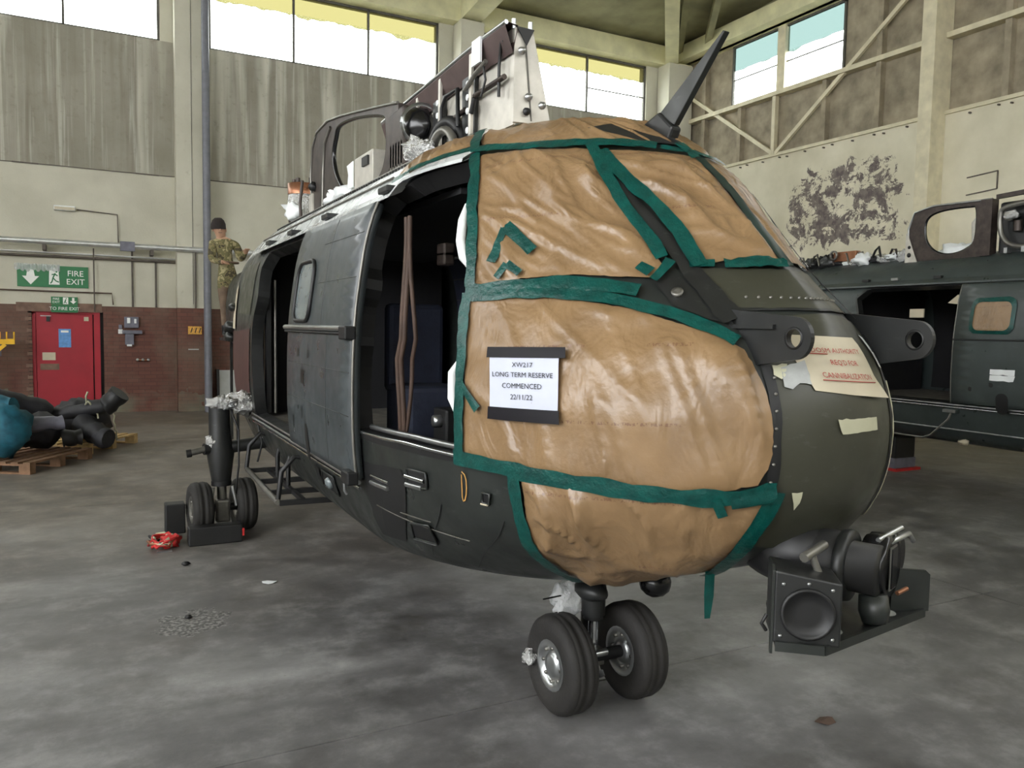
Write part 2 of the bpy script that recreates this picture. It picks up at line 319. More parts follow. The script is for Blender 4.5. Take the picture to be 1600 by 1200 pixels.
# fire door, lintel, frame
dr = struct(boxo('door_1', (-3.24, WY+.05, .02), (-2.27, WY+.11, 1.95), 'door_red', None, .004))
boxo('door_edge', (-2.25, WY-.005, 0), (-2.14, WY+.12, 1.98), 'door_red', dr); boxo('door_edge', (-3.30, WY+.02, 0), (-3.245, WY+.12, 1.98), 'door_red', dr); boxo('door_edge', (-3.30, WY+.02, 1.95), (-2.14, WY+.12, 1.995), 'door_red', dr)
boxo('door_closer', (-3.06, WY+.0, 1.80), (-3.00, WY+.05, 1.90), 'black', dr); boxo('door_latch', (-2.42, WY+.02, 1.82), (-2.34, WY+.05, 1.90), 'paper_cream', dr)
boxo('closer_arm', (-3.16, WY+.03, 1.90), (-2.98, WY+.045, 1.915), 'steel', dr); boxo('push_plate', (-3.18, WY+.042, .86), (-2.86, WY+.05, .98), 'door_frame', dr)
tr1 = struct(boxo('trim_1', (-3.55, WY-.05, 1.99), (-2.10, WY-.028, 2.16), 'door_frame')); boxo('reveal_back', (-3.4, WY+.13, 0), (-2.05, WY+.3, 2.05), 'black', tr1)
for k in range(26):                                          # toothed brick jamb left of the door
    wv = .06 if k % 2 else .12
    boxo('brick', (-3.36-wv*.4, WY-.045+.004*(k % 3), .02+k*.075), (-3.30, WY-.02, .085+k*.075), 'brick_red' if k % 3 else 'door_frame', wl)

# right wall: cream sheeting below, framed brown cladding above
wr = struct(boxo('wall_right', (WX, FY, 0), (WX+.3, WY+.4, 6.05), 'panel_cream'))
def wb(name, y0, y1, z0, z1, d0, d1, mat): return boxo(name, (WX-d1, y0, z0), (WX-d0, y1, z1), mat, wr)
wb('coping', FY, WY, 6.02, 6.09, -.02, .05, 'steel_cream')
for k in range(24):
    y = 4.4+k*.43+.1*(k % 3)
    if not 6.6 < y < 7.15: boxo('bolt', (WX-.062, y-.014, 5.93+.02*(k % 2)), (WX-.0, y+.014, 5.957+.02*(k % 2)), 'conduit_dark', wr)
yb = [FY, -8, -4, 0, 3.6, 6.9, 8.24, 9.0]
posts = [5.6, 7.2, 8.24, 9.62, 11.10, 12.25, 13.6]
ps = [FY]+[3.6, 4.6]+posts+[WY]
for a, b in zip(ps, ps[1:]):                                  # cladding sheets between posts, each its own piece
    top = 7.5 if (a >= 9.0 and b <= 12.9) else 9.3
    if a == 8.24: wb('cladding_sheet', a+.01, 9.2, 6.05, 9.3, -.16, -.12, 'clad_brown'); wb('cladding_sheet', 9.2, b-.01, 6.05, 7.5, -.16, -.12, 'clad_brown')
    elif a == 12.25: wb('cladding_sheet', a+.01, 12.66, 6.05, 7.5, -.16, -.12, 'clad_brown'); wb('cladding_sheet', 12.66, b-.01, 6.05, 9.3, -.16, -.12, 'clad_brown')
    elif top == 7.5: wb('cladding_sheet', a+.01, b-.01, 6.05, 7.5, -.16, -.12, 'clad_brown')
    else: wb('cladding_sheet', a+.01, b-.01, 6.05, 9.3, -.16, -.12, 'clad_brown')
for p in posts:
    if p == 7.2: continue
    wb('post', p-.06, p+.06, 6.05, 7.5 if 9.5 < p < 12.4 else 9.3, -.12, .03, 'clad_brown')
wb('post', 11.02, 11.12, 6.05, 7.5, -.05, .06, 'steel_cream')
wb('rail', FY, WY, 7.43, 7.53, -.12, .10, 'steel_cream'); wb('rail', FY, WY, 9.05, 9.28, -.2, .12, 'beam_lit_yellow')
MB().bar((WX-.03, 10.98, 6.08), (WX-.03, 7.25, 8.8), .07, .09).build('brace', 'steel_cream', wr)
MB().bar((WX-.03, 11.08, 6.1), (WX-.03, 14.3, 8.25), .07, .09).build('brace', 'steel_cream', wr)
wb('stanchion', 6.72, 7.0, 0, 9.4, -.1, .42, 'steel_cream'); wb('stanchion', -5.2, -4.9, 0, 9.4, -.1, .42, 'steel_cream'); wb('upper_sheet', FY, WY+.4, 9.28, 9.9, -.3, -.1, 'ceiling_olive')
window(9.2, 12.66, 7.53, 9.05, (10.98,), [(9.2, 12.6, 8.2)], 'B', .62, 'pane_blue')
MB().box((WX+.02, 10.86, 7.53), (WX+.16, 11.10, 9.05)).build('window_post', 'steel_cream', wr)
sh = MB()
for a, b in (((5.65, 4.48), (5.65, 4.80)), ((5.65, 4.80), (6.22, 4.76)), ((6.22, 4.44), (5.65, 4.48))): sh.bar((WX-.01, a[0], a[1]), (WX-.01, b[0], b[1]), .02, .02)
sh.build('patch_outline', 'conduit_dark', wr)
for y0, z0, y1, z1 in ((9.9, 4.35, 10.5, 4.75), (7.9, 4.6, 8.6, 5.0)):
    wb('patch_plate', y0, y1, z0, z1, 0, .008, 'panel_cream')

# ceiling: shallow concrete slab with ribs
cl = MB(); zc = lambda y: 9.42+.10*(WY-y)
cl.add([(LX-.4, WY+.4, zc(WY)), (WX+.4, WY+.4, zc(WY)), (WX+.4, FY-.4, zc(FY)), (LX-.4, FY-.4, zc(FY)), (LX-.4, WY+.4, zc(WY)+.3), (WX+.4, WY+.4, zc(WY)+.3), (WX+.4, FY-.4, zc(FY)+.3), (LX-.4, FY-.4, zc(FY)+.3)],
       [(0,1,2,3),(7,6,5,4),(0,4,5,1),(1,5,6,2),(2,6,7,3),(3,7,4,0)])
ce = struct(cl.build('ceiling', 'ceiling_olive'))
for x in (-6.4, -.42, 5.68): MB().bar((x, WY-.1, zc(WY)-.22), (x, FY, zc(FY)-.22), .5, .5).build('rib', 'beam_lit_yellow', ce)
MB().bar((11.75, 14.45, 9.16), (6.0, 7.3, 9.9), .34, .5).build('rib', 'beam_lit_yellow', ce)
MB().bar((WX-.2, WY-.3, 9.25), (WX-.2, FY, 9.25), .4, .4).build('edge_beam', 'beam_lit_yellow', ce)
for a, b in (((11.8, 14.2, 9.35), (9.2, 10.6, 10.1)), ((11.9, 13.2, 9.3), (8.6, 8.4, 10.3))): MB().bar(a, b, .16, .2).build('purlin', 'ceiling_olive', ce)
# left wall (out of frame): open band over an added lower door, shaped to deepen helicopter shade, clerestory; camera side: closed, clerestory glazing
wq = struct(boxo('wall_left', (LX-.35, 1.5, 0), (LX, WY, 7.4), 'wall_cream'))
boxo('shade_door', (LX-.35, FY, 0), (LX, 1.5, 2.6), 'wall_cream', wq); boxo('upper_wall', (LX-.35, FY, 9.0), (LX, WY, 12.4), 'wall_cream', wq)
for k in range(6): boxo('pier', (LX-.35, FY+k*5.3, 7.4), (LX, FY+k*5.3+.7, 9.0), 'wall_cream', wq)
wf = struct(boxo('wall_front', (LX, FY-.35, 0), (WX+.4, FY, 7.4), 'wall_cream'))
boxo('upper_wall', (LX, FY-.35, 9.2), (WX+.4, FY, 12.6), 'wall_cream', wf)
for k in range(5): boxo('pier', (LX+k*6.1, FY-.35, 7.4), (LX+k*6.1+.7, FY, 9.2), 'wall_cream', wf)

# ------------------------------------------------------------------ things on the far wall
def wallA(x, z, d=.0): return Vector((x, WY-.031-d, z))
def pipe(name, pts, r, mat, label, cat='pipe', group=None):
    return tag(MB().tube(pts, r, 10).build(name, mat), label, cat, group)
pipe('drain_pipe', [(-.19, WY-.525, 0), (-.19, WY-.525, 8.9)], .075, 'pipe_grey', 'tall grey round drainpipe running up the concrete pilaster')
pp = thing('silver_conduit', 'thick silver conduit running level along the far wall above the exit signs', 'conduit', (-4, WY, 3.3))
MB().tube([(-9, -.38, 0), (7.0, -.38, 0)], .055, 10).build('tube', 'conduit', pp); MB().box((2.23, -.45, -.10), (2.49, -.31, .08)).build('junction_box', 'grey_plastic', pp)
for x in (-1.0, .95, 2.8): MB().box((x-.03, -.40, -.16), (x+.03, -.04, -.055)).build('bracket', 'conduit_dark', pp)
pipe('thin_conduit', [wallA(-5.9, 3.05, .03), wallA(-.75, 3.05, .03)], .026, 'conduit_dark', 'thin dark conduit just under the thick silver one')
pipe('thin_conduit', [wallA(-5.9, 3.13, .03), wallA(-.75, 3.11, .03)], .018, 'conduit', 'slim pale conduit between the silver conduit and the thin dark one')
pipe('rusty_wire', [wallA(-5.9, 2.40, .02), wallA(-1.92, 2.375, .02), wallA(-1.90, 2.15, .02)], .014, 'cable_brown', 'rusty wire run level below the large fire exit sign', 'wire')
for x, z1, lb in ((-2.23, 3.24, 'vertical dark wire right of the large fire exit sign'), (-1.55, 3.24, 'vertical dark conduit above the wall telephone'), (-1.12, 3.06, 'vertical conduit right of the wall telephone, left of the pilaster'), (-.40, 3.24, 'vertical conduit on the face of the pilaster')):
    d = .0 if x < -.8 else .32
    d += .05 if x < -2 else 0
    pipe('drop_conduit', [wallA(x, 2.12 if x > -2 else 2.0, .02+d), wallA(x, z1, .02+d)], .013 if x < -2 else .018, 'conduit_dark', lb, 'conduit')
pipe('cable_loop', [wallA(-2.5, 3.97, .02), wallA(-1.80, 3.93, .02), wallA(-1.79, 3.34, .02)], .012, 'conduit_dark', 'thin cable dropping from the small lamp to the silver conduit', 'cable')
q = thing('bulkhead_lamp', 'small slim white emergency lamp high on the cream wall', 'lamp', (-2.71, WY, 3.98)); MB().box((-.18, -.10, -.045), (.18, 0, .045)).build('housing', 'white_plastic', q, .01); MB().box((-.17, -.105, -.035), (.17, -.1, .02)).build('diffuser', 'paper_cream', q)
# large FIRE EXIT sign, peeling film
q = thing('fire_exit_sign', 'large green and white fire exit sign with peeling film on the cream wall', 'sign', (-3.52, WY-.02, 2.46))
MB().box((0, -.012, 0), (1.19, .01, .41)).build('board', 'sign_green', q)
sg = lambda x, y: Vector((x, -.016, y))
lettering('lettering', [('FIRE', .155, .97, .27), ('EXIT', .155, .97, .11)], sg, 'sign_white', q)
MB().prism([sg(.08, .2), sg(.22, .04), sg(.36, .2), sg(.29, .2), sg(.27, .33), sg(.17, .33), sg(.15, .2)], (0, -.004, 0)).build('arrow', 'sign_white', q)
MB().prism([sg(.52, .05), sg(.70, .05), sg(.68, .40), sg(.53, .36)], (0, -.003, 0)).build('doorway_symbol', 'sign_white', q)
rm = MB(); Y0 = -.021
for a, b in (((.63, .27), (.59, .18)), ((.59, .18), (.64, .12)), ((.64, .12), (.69, .10)), ((.59, .18), (.575, .11)), ((.575, .11), (.545, .07)), ((.62, .25), (.67, .22)), ((.62, .25), (.57, .24))): rm.bar((a[0], Y0, a[1]), (b[0], Y0, b[1]), .006, .022, (1, 0, 0))
rm.lathe([(0, 0), (.02, 0), (.02, .006), (0, .006)], (.65, Y0, .30), (0, -1, 0), 10); rm.build('running_figure', 'sign_green', q)
n = 26; top = [Vector((-.04+.75*i/n, -.03-.02*random.random(), .43+.012*random.random())) for i in range(n+1)]; bot = [Vector((-.04+.75*i/n, -.03-.02*random.random(), .33-.10*abs(noise.noise(Vector((i*.33, 2, 0))))-.02*random.random())) for i in range(n+1)]
MB().add(top+bot, [(i, i+1, n+2+i, n+1+i) for i in range(n)]).build('peeling_film', 'film', q)
q = thing('exit_sign', 'small two-line green exit sign above the red door', 'sign', (-2.97, WY-.05, 1.98))
MB().box((0, -.02, .15), (.45, .02, .30)).build('board', 'sign_green', q); MB().box((0, -.02, 0), (.45, .02, .145)).build('board', 'sign_green', q)
s2 = lambda x, y: Vector((x, -.024, y))
lettering('lettering', [('FIRE', .062, .085, .255), ('EXIT', .062, .085, .195), ('TO FIRE EXIT', .088, .225, .07)], s2, 'sign_white', q)
MB().prism([s2(.2, .16), s2(.29, .16), s2(.29, .29), s2(.2, .29)], (0, -.003, 0)).build('doorway_symbol', 'sign_white', q)
rm = MB(); rm.bar((.25, -.029, .25), (.235, -.029, .21), .004, .02, (1, 0, 0)); rm.bar((.235, -.029, .21), (.26, -.029, .175), .004, .014, (1, 0, 0)); rm.bar((.235, -.029, .21), (.215, -.029, .175), .004, .014, (1, 0, 0)); rm.lathe([(0, 0), (.011, 0), (.011, .003), (0, .003)], (.256, -.029, .268), (0, -1, 0), 8); rm.build('running_figure', 'sign_green', q)
MB().prism([s2(.32, .22), s2(.375, .165), s2(.43, .22), s2(.395, .22), s2(.395, .285), s2(.355, .285), s2(.355, .22)], (0, -.003, 0)).build('arrow', 'sign_white', q)
for nm, x0, x1, z0, z1, mt, lb in (('blue_notice', -2.86, -2.65, 1.30, 1.66, 'blue_print', 'blue printed notice on the upper red door'), ('white_notice', -3.14, -2.92, 1.05, 1.20, 'paper_cream', 'pale blank notice on the middle of the red door')):
    q = thing(nm, lb, 'notice', (x0, WY+.045, z0)); MB().box((0, -.006, 0), (x1-x0, .006, z1-z0)).build('sheet', mt, q)
    if nm == 'blue_notice': MB().box((.04, -.008, .29), (.17, -.005, .33)).build('heading', 'sign_white', q)
# wall telephone / switchgear cluster
q = thing('wall_telephone', 'dark grey wall unit with pale fittings on the brick dado', 'wall unit', (-1.61, WY-.03, 1.34))
for lo, hi, mt, nm in (((-.09, -.10, .02), (.07, 0, .24), 'grey_plastic', 'lower_box'), ((-.10, -.09, .36), (.16, 0, .58), 'grey_plastic', 'upper_box'), ((-.14, -.12, .24), (.22, -.02, .31), 'grey_plastic', 'crossbar'), ((-.21, -.07, .24), (-.13, 0, .33), 'white_plastic', 'switch'), ((-.20, -.05, .34), (-.14, 0, .42), 'grey_plastic', 'socket'), ((-.05, -.105, .45), (.01, -.09, .56), 'white_plastic', 'lamp'), ((.08, -.11, .45), (.12, -.09, .54), 'white_plastic', 'lamp'), ((-.06, -.11, -.01), (.03, -.06, .03), 'white_plastic', 'handle')):
    MB().box(lo, hi).build(nm, mt, q, .006)
q = thing('wall_tap', 'small brass pipe tap low on the brick dado', 'tap', (-1.38, WY-.03, 1.03)); MB().tube([(-.13, -.05, .02), (.13, -.05, .02)], .02, 8).build('pipe', 'copper', q)
for x in (-.1, 0, .1): MB().lathe([(0, 0), (.03, 0), (.03, .03), (0, .03)], (x, -.07, .03), (0, -1, 0), 8).build('valve', 'steel', q)
q = thing('yellow_sign', 'small worn yellow and brown sign on the brick pilaster', 'sign', (-.42, WY-.36, 1.67)); MB().box((-.13, -.01, -.08), (.13, .01, .08)).build('plate', 'yellow_sign', q)
for k in range(3): MB().bar((-.08+.08*k, -.013, -.05), (-.05+.08*k, -.013, .05), .003, .02, (1, 0, 0)).build('mark', 'brown_metal', q)
q = thing('switch_plate', 'small pale strip fixed on the brick pilaster foot', 'plate', (-.45, WY-.36, 1.28)); MB().box((-.1, -.008, -.012), (.1, .008, .012)).build('plate', 'grey_board', q)
q = thing('grey_board', 'plain grey board leaning on the far wall behind the main wheel strut', 'board', (.35, WY-.2, 0)); MB().box((-.28, -.03, 0), (.35, .0, .84), Matrix.Rotation(radians(-6), 3, 'X'), (0, 0, 0)).build('panel', 'grey_board', q); MB().box((-.33, -.05, 0), (-.28, .01, .86), Matrix.Rotation(radians(-6), 3, 'X'), (0, 0, 0)).build('edge_strip', 'black', q)
# yellow rack left of the door
q = thing('yellow_rack', 'yellow steel rack with open sockets left of the red door', 'rack', (-3.8, 13.9, 0))
MB().bar((-.7, 0, 1.42), (.27, 0, 1.42), .06, .09).build('top_rail', 'yellow', q); MB().bar((-.28, 0, .0), (-.28, 0, 1.4), .07, .07).build('leg', 'yellow', q); MB().bar((-.62, 0, .0), (-.62, 0, 1.4), .07, .07).build('leg', 'yellow', q)
MB().bar((-.27, 0, 1.0), (.12, 0, 1.37), .05, .06).build('brace', 'yellow', q)
for x in (-.25, -.02, .20):
    c = MB()
    for d in (-.065, .05): c.box((x+d, -.04, 1.46), (x+d+.02, .04, 1.60))
    c.box((x-.065, -.04, 1.45), (x+.07, .04, 1.475)); c.build('socket', 'yellow', q)
MB().tube([(.03, .02, 1.36), (.03, .02, 1.16)], .03, 8).build('hanging_tube', 'grey_plastic', q)
# ------------------------------------------------------------------ helicopter hull: horizontal rows (half width, height, nose y, full-width y, plan exponent)
HT = [(0,.50,1.0,1.8,2),(.45,.505,.9,1.8,2),(.70,.56,.35,1.4,2),(.84,.68,-.25,1.0,2),(.92,.83,-.70,.8,2),(.985,1.02,-1.14,.6,2.05),
(1.01,1.25,-1.35,.5,2.05),(1.015,1.5,-1.40,.5,2.05),(1.01,1.72,-1.35,.45,1.9),(1.0,1.88,-1.26,.3,1.6),(.98,2.04,-1.10,.15,1.4),(.945,2.25,-.89,.25,1.4),
(.88,2.44,-.69,.4,1.48),(.75,2.635,-.42,.7,1.6),(.53,2.78,-.1,1.0,1.8),(.28,2.85,.3,1.2,2),(0,2.87,.6,1.4,2)]
TAIL = 9.0
def hrow(t):
    n = len(HT)-1; x = min(max(t, 0), 1)*n; i = min(int(x), n-1); f = x-i
    P = [HT[max(0, min(n, i+k))] for k in (-1, 0, 1, 2)]
    return [.5*((2*b)+(-a+c)*f+(2*a-5*b+4*c-d)*f*f+(-a+3*b-3*c+d)*f**3) for a, b, c, d in zip(*P)]
def aft(W, z, y):
    k = max(0, (y-4.3)/(TAIL-4.3)); k = min(k, 1); k = k*k*(3-2*k)
    return W*(1-.5*k), 1.9+(z-1.9)*(1-.5*k)+.25*k
def hull(u, t):
    W, z, yF, yE, e = hrow(t); W = max(W, 0); s = abs(u); sg = -1 if u < 0 else 1
    if s <= 1:
        a = s*pi/2; return Vector((sg*W*abs(sin(a))**(2/e), yE-(yE-yF)*abs(cos(a))**(2/e), z))
    y = yE+(s-1)*(TAIL-yE); W, z = aft(W, z, y); return Vector((sg*W, y, z))
def hnorm(u, t):
    e = .004; du = hull(u+e, t)-hull(u-e, t); dt = hull(u, min(t+e, 1))-hull(u, max(t-e, 0)); n = du.cross(dt)
    if n.length < 1e-9: n = Vector((0, 0, 1))
    n.normalize(); p = hull(u, t); return n if n.dot(p-Vector((0, max(p.y, .9), 1.75))) > 0 else -n
def HP(u, t, off=0.0): return hull(u, t)+hnorm(u, t)*off
def t_of_z(z):
    a, b = 0.0, 1.0
    for _ in range(40):
        c = (a+b)/2
        if hrow(c)[1] < z: a = c
        else: b = c
    return (a+b)/2
def u_of_y(y, t, sg=-1):
    W, z, yF, yE, e = hrow(t)
    if y >= yE: return sg*(1+(y-yE)/(TAIL-yE))
    q = max(0, min(1, (yE-y)/(yE-yF))); return sg*math.acos(q**(e/2))*2/pi
def SP(y, z, off=0.0, sg=-1):                       # point on the flank by station and height
    t = t_of_z(z); return HP(u_of_y(y, t, sg), t, off)
def inside(p, poly):
    c = False; x, y = p; n = len(poly)
    for i in range(n):
        (x0, y0), (x1, y1) = poly[i], poly[i-1]
        if (y0 > y) != (y1 > y) and x < (x1-x0)*(y-y0)/(y1-y0)+x0: c = not c
    return c
def near_edge(p, poly, sx=1.0, sy=1.0):
    best = (1e9, p); x, y = p; n = len(poly)
    for i in range(n):
        (x0, y0), (x1, y1) = poly[i-1], poly[i]; dx, dy = (x1-x0)*sx, (y1-y0)*sy; L = dx*dx+dy*dy or 1e-12
        k = max(0, min(1, ((x-x0)*sx*dx+(y-y0)*sy*dy)/L)); qx, qy = x0+(x1-x0)*k, y0+(y1-y0)*k; d = hypot((x-qx)*sx, (y-qy)*sy)
        if d < best[0]: best = (d, (qx, qy))
    return best
UX, TX = 1.55, 3.4                                  # rough metres per unit of u and t
def resample(poly, step, closed=True):
    out = []; n = len(poly)
    for i in range(n if closed else n-1):
        a, b = poly[i], poly[(i+1) % n]; d = hypot((b[0]-a[0])*UX, (b[1]-a[1])*TX); k = max(1, int(d/step))
        out += [(a[0]+(b[0]-a[0])*j/k, a[1]+(b[1]-a[1])*j/k) for j in range(k)]
    if not closed: out.append(poly[-1])
    return out
def patch(name, poly, mat, parent, off=.008, res=.02, wr=None, rag=0.0, thick=0.0, pf=HP, seed=0):
    b = resample(poly, res)
    if rag: b = [(x+rag*(noise.noise(Vector((i*.7, seed, 1)))+.5*(random.random()-.5))/UX, y+rag*(noise.noise(Vector((i*.7, seed, 9)))+.5*(random.random()-.5))/TX) for i, (x, y) in enumerate(b)]
    x0, x1 = min(p[0] for p in b), max(p[0] for p in b); y0, y1 = min(p[1] for p in b), max(p[1] for p in b)
    pts = [Vector((x*UX, y*TX)) for x, y in b]; nb = len(pts); sx, sy = res/UX, res*.87/TX; j = 0; y = y0
    while y < y1:
        x = x0+(j % 2)*sx*.5
        while x < x1:
            if inside((x, y), b) and near_edge((x, y), b, UX, TX)[0] > res*.45: pts.append(Vector((x*UX, y*TX)))
            x += sx
        y += sy; j += 1
    vo, eo, fo = geometry.delaunay_2d_cdt(pts, [(i, (i+1) % nb) for i in range(nb)], [], 1, 1e-6)[:3]
    vs = []
    for v in vo:
        u, t = v.x/UX, v.y/TX; h = off
        if wr:
            d = near_edge((u, t), b, UX, TX)[0]; h += wr(u*UX, t*TX, seed)*min(1, d/.05+.12)
        vs.append(pf(u, t, h))
    o = MB().add(vs, fo, True).build(name, mat, parent)
    c = sum((Vector(v) for v in vs), Vector())/len(vs)
    if len(o.data.polygons):                         # face outward
        p = o.data.polygons[len(o.data.polygons)//2]
        if p.normal.dot(p.center-Vector((0, max(p.center.y, .9), 1.75))) < 0: o.data.flip_normals()
    if thick:
        s = o.modifiers.new('solid', 'SOLIDIFY'); s.thickness = thick; s.offset = -1
    return o
def wrinkle(amp=.014, fx=5, fy=3, ang=0.0):
    ca, sa = cos(ang), sin(ang)
    def f(x, y, s):
        a = x*ca+y*sa; b = -x*sa+y*ca
        w1 = noise.noise(Vector((a*fx+.8*noise.noise(Vector((x*3, y*3, s))), b*fy*.45, s*3.3)))
        w2 = noise.noise(Vector((a*fx*2.7+y*2, b*fy*1.3, s*2.1+5))); w3 = noise.noise(Vector((x*4.0, y*6.0, s+20)))
        m1 = .35+.65*max(0, noise.noise(Vector((x*2.0+7, y*2.4, s)))+.35); return amp*(1.5*m1*max(0, 1-abs(w1)*2.6)**3+.9*m1*max(0, 1-abs(w2)*3.0)**3+.8*w3)
    return f
def strip(name, path, width, mat, parent, off=.016, step=.025, seed=0, ripple=.0035, taper=None):
    P = resample(path, step, False)
    for _ in range(2): P = [P[0]]+[((P[i-1][0]+2*P[i][0]+P[i+1][0])/4, (P[i-1][1]+2*P[i][1]+P[i+1][1])/4) for i in range(1, len(P)-1)]+[P[-1]]
    C = [HP(u, t, off) for u, t in P]; N = [hnorm(u, t) for u, t in P]; vs = []; K = 4; n = len(P)
    for i in range(n):
        d = (C[min(i+1, n-1)]-C[max(i-1, 0)]).normalized(); s = N[i].cross(d).normalized(); w_ = width*(1+.30*noise.noise(Vector((i*.35, seed, 3)))+.10*(random.random()-.5))
        if taper: w_ *= taper(i/max(1, n-1))
        sh = .15*width*noise.noise(Vector((i*.3, seed, 8)))
        for k in range(K+1):
            q = k/K-.5; vs.append(C[i]+s*(w_*q+sh)+N[i]*(ripple*noise.noise(Vector((i*.9, k*1.4, seed)))-.0012*abs(q)*2))
    fs = [(i*(K+1)+k, i*(K+1)+k+1, (i+1)*(K+1)+k+1, (i+1)*(K+1)+k) for i in range(n-1) for k in range(K)]
    return MB().add(vs, fs, True).build(name, mat, parent)
def yz_patch(name, poly, mat, parent, off, res=.04, sg=-1, **k):   # patch given by (station, height)
    pl = []
    n = len(poly)
    for i in range(n):
        (ya, za), (yb_, zb) = poly[i], poly[(i+1) % n]; m_ = max(1, int(hypot(yb_-ya, zb-za)/.05))
        for j in range(m_):
            y = ya+(yb_-ya)*j/m_; z = za+(zb-za)*j/m_; t = t_of_z(z); pl.append((u_of_y(y, t, sg), t))
    return patch(name, pl, mat, parent, off, res, **k)
def yz_tube(path, r, off, sg=-1, n=8, step=.06):
    pts = []
    for (ya, za), (yb_, zb) in zip(path, path[1:]):
        m_ = max(1, int(hypot(yb_-ya, zb-za)/step)); pts += [SP(ya+(yb_-ya)*j/m_, za+(zb-za)*j/m_, off, sg) for j in range(m_)]
    pts.append(SP(*path[-1], off, sg)); return MB().tube(pts, r, n)
def rrect(y0, y1, z0, z1, r, n=5):
    out = []
    for cy, cz, a in ((y1-r, z1-r, 0), (y0+r, z1-r, pi/2), (y0+r, z0+r, pi), (y1-r, z0+r, 3*pi/2)):
        out += [(cy+r*cos(a+pi/2*i/n), cz+r*sin(a+pi/2*i/n)) for i in range(n+1)]
    return out
OPF = [(u_of_y(.80, tt), tt) for tt in (.5, .58, .65, .70, .745)]+[(u_of_y(.72, .765), .765),(-.86,.778),(-.668,.789),(-.692,.707),(-.706,.648),(-.708,.598),(-.710,.493),(-.716,.436),(-.716,.392),(-.861,.390),(u_of_y(.80, .385), .385)]
OPA = [(u_of_y(y, t_of_z(z)), t_of_z(z)) for y, z in [(2.2,1.04),(2.2,1.5),(2.2,2.0),(2.2,2.42),(3.0,2.42),(3.72,2.42),(3.86,2.30),(3.86,1.9),(3.86,1.4),(3.84,1.04),(3.0,1.04)]]
def fuselage(parent, mat, openings, umax=2.02, roofmat=None):
    us = [-umax+i*.02 for i in range(int((umax-1.06)/.02))]+[-1.06+i*.02 for i in range(107)]
    us += [1.08+i*.03 for i in range(int((umax-1.08)/.03)+1)]; nt = 150; ts = [i/nt for i in range(nt+1)]
    keep = {}; faces = []; dead = set()
    nu = len(us)
    cellin = [[False]*nt for _ in us]
    for i in range(nu-1):
        if us[i] > 0: continue
        for j in range(nt):
            c = ((us[i]+us[i+1])/2, (ts[j]+ts[j+1])/2)
            cellin[i][j] = any(inside(c, o) for o in openings)
    P = [[(u, t) for t in ts] for u in us]
    for i in range(nu-1):
        for j in range(nt):
            if cellin[i][j]:
                for a, b in ((i, j), (i+1, j), (i+1, j+1), (i, j+1)):
                    nb_ = [cellin[x][y] for x in (a-1, a) for y in (b-1, b) if 0 <= x < nu-1 and 0 <= y < nt]
                    if not all(nb_):
                        best = min((near_edge(P[a][b], o, UX, TX) for o in openings), key=lambda q: q[0])
                        if best[0] < .06: P[a][b] = best[1]
    vs = [hull(*P[i][j]) for i in range(nu) for j in range(nt+1)]; J = nt+1
    fs = [(i*J+j, (i+1)*J+j, (i+1)*J+j+1, i*J+j+1) for i in range(nu-1) for j in range(nt) if not cellin[i][j]]
    b = MB().add(vs, fs, True); o = b.build('fuselage_shell', mat, parent)
    if roofmat:
        o.data.materials.append(M[roofmat])
        for p in o.data.polygons:
            c = p.center
            if c.z > 2.47 and c.y > .45 and c.y < 6: p.material_index = 1
    # tail bulkhead
    ring = [hull(-umax, t) for t in ts]+[hull(us[-1], t) for t in reversed(ts)]
    MB().add(ring, [tuple(range(len(ring)))]).build('tail_bulkhead', 'hull_dark', parent)
    return o
def jamb(poly, parent, mat, wdt=.035, depth=.09, off=.006):
    P = resample(poly, .05); n = len(P); vs = []
    c = (sum(p[0] for p in P)/n, sum(p[1] for p in P)/n)
    for i in range(n):
        (ua, ta), (ub, tb) = P[i-1], P[(i+1) % n]; p = hull(*P[i]); N = hnorm(*P[i]); d = (hull(ub, tb)-hull(ua, ta)).normalized(); s = N.cross(d).normalized()
        if s.dot(p-hull(*c)) < 0: s = -s
        vs += [p+N*off+s*wdt, p+N*off, p-N*depth]
    fs = [(i*3+k, ((i+1) % n)*3+k, ((i+1) % n)*3+k+1, i*3+k+1) for i in range(n) for k in range(2)]
    o = MB().add(vs, fs).build('door_frame', mat, parent); return o
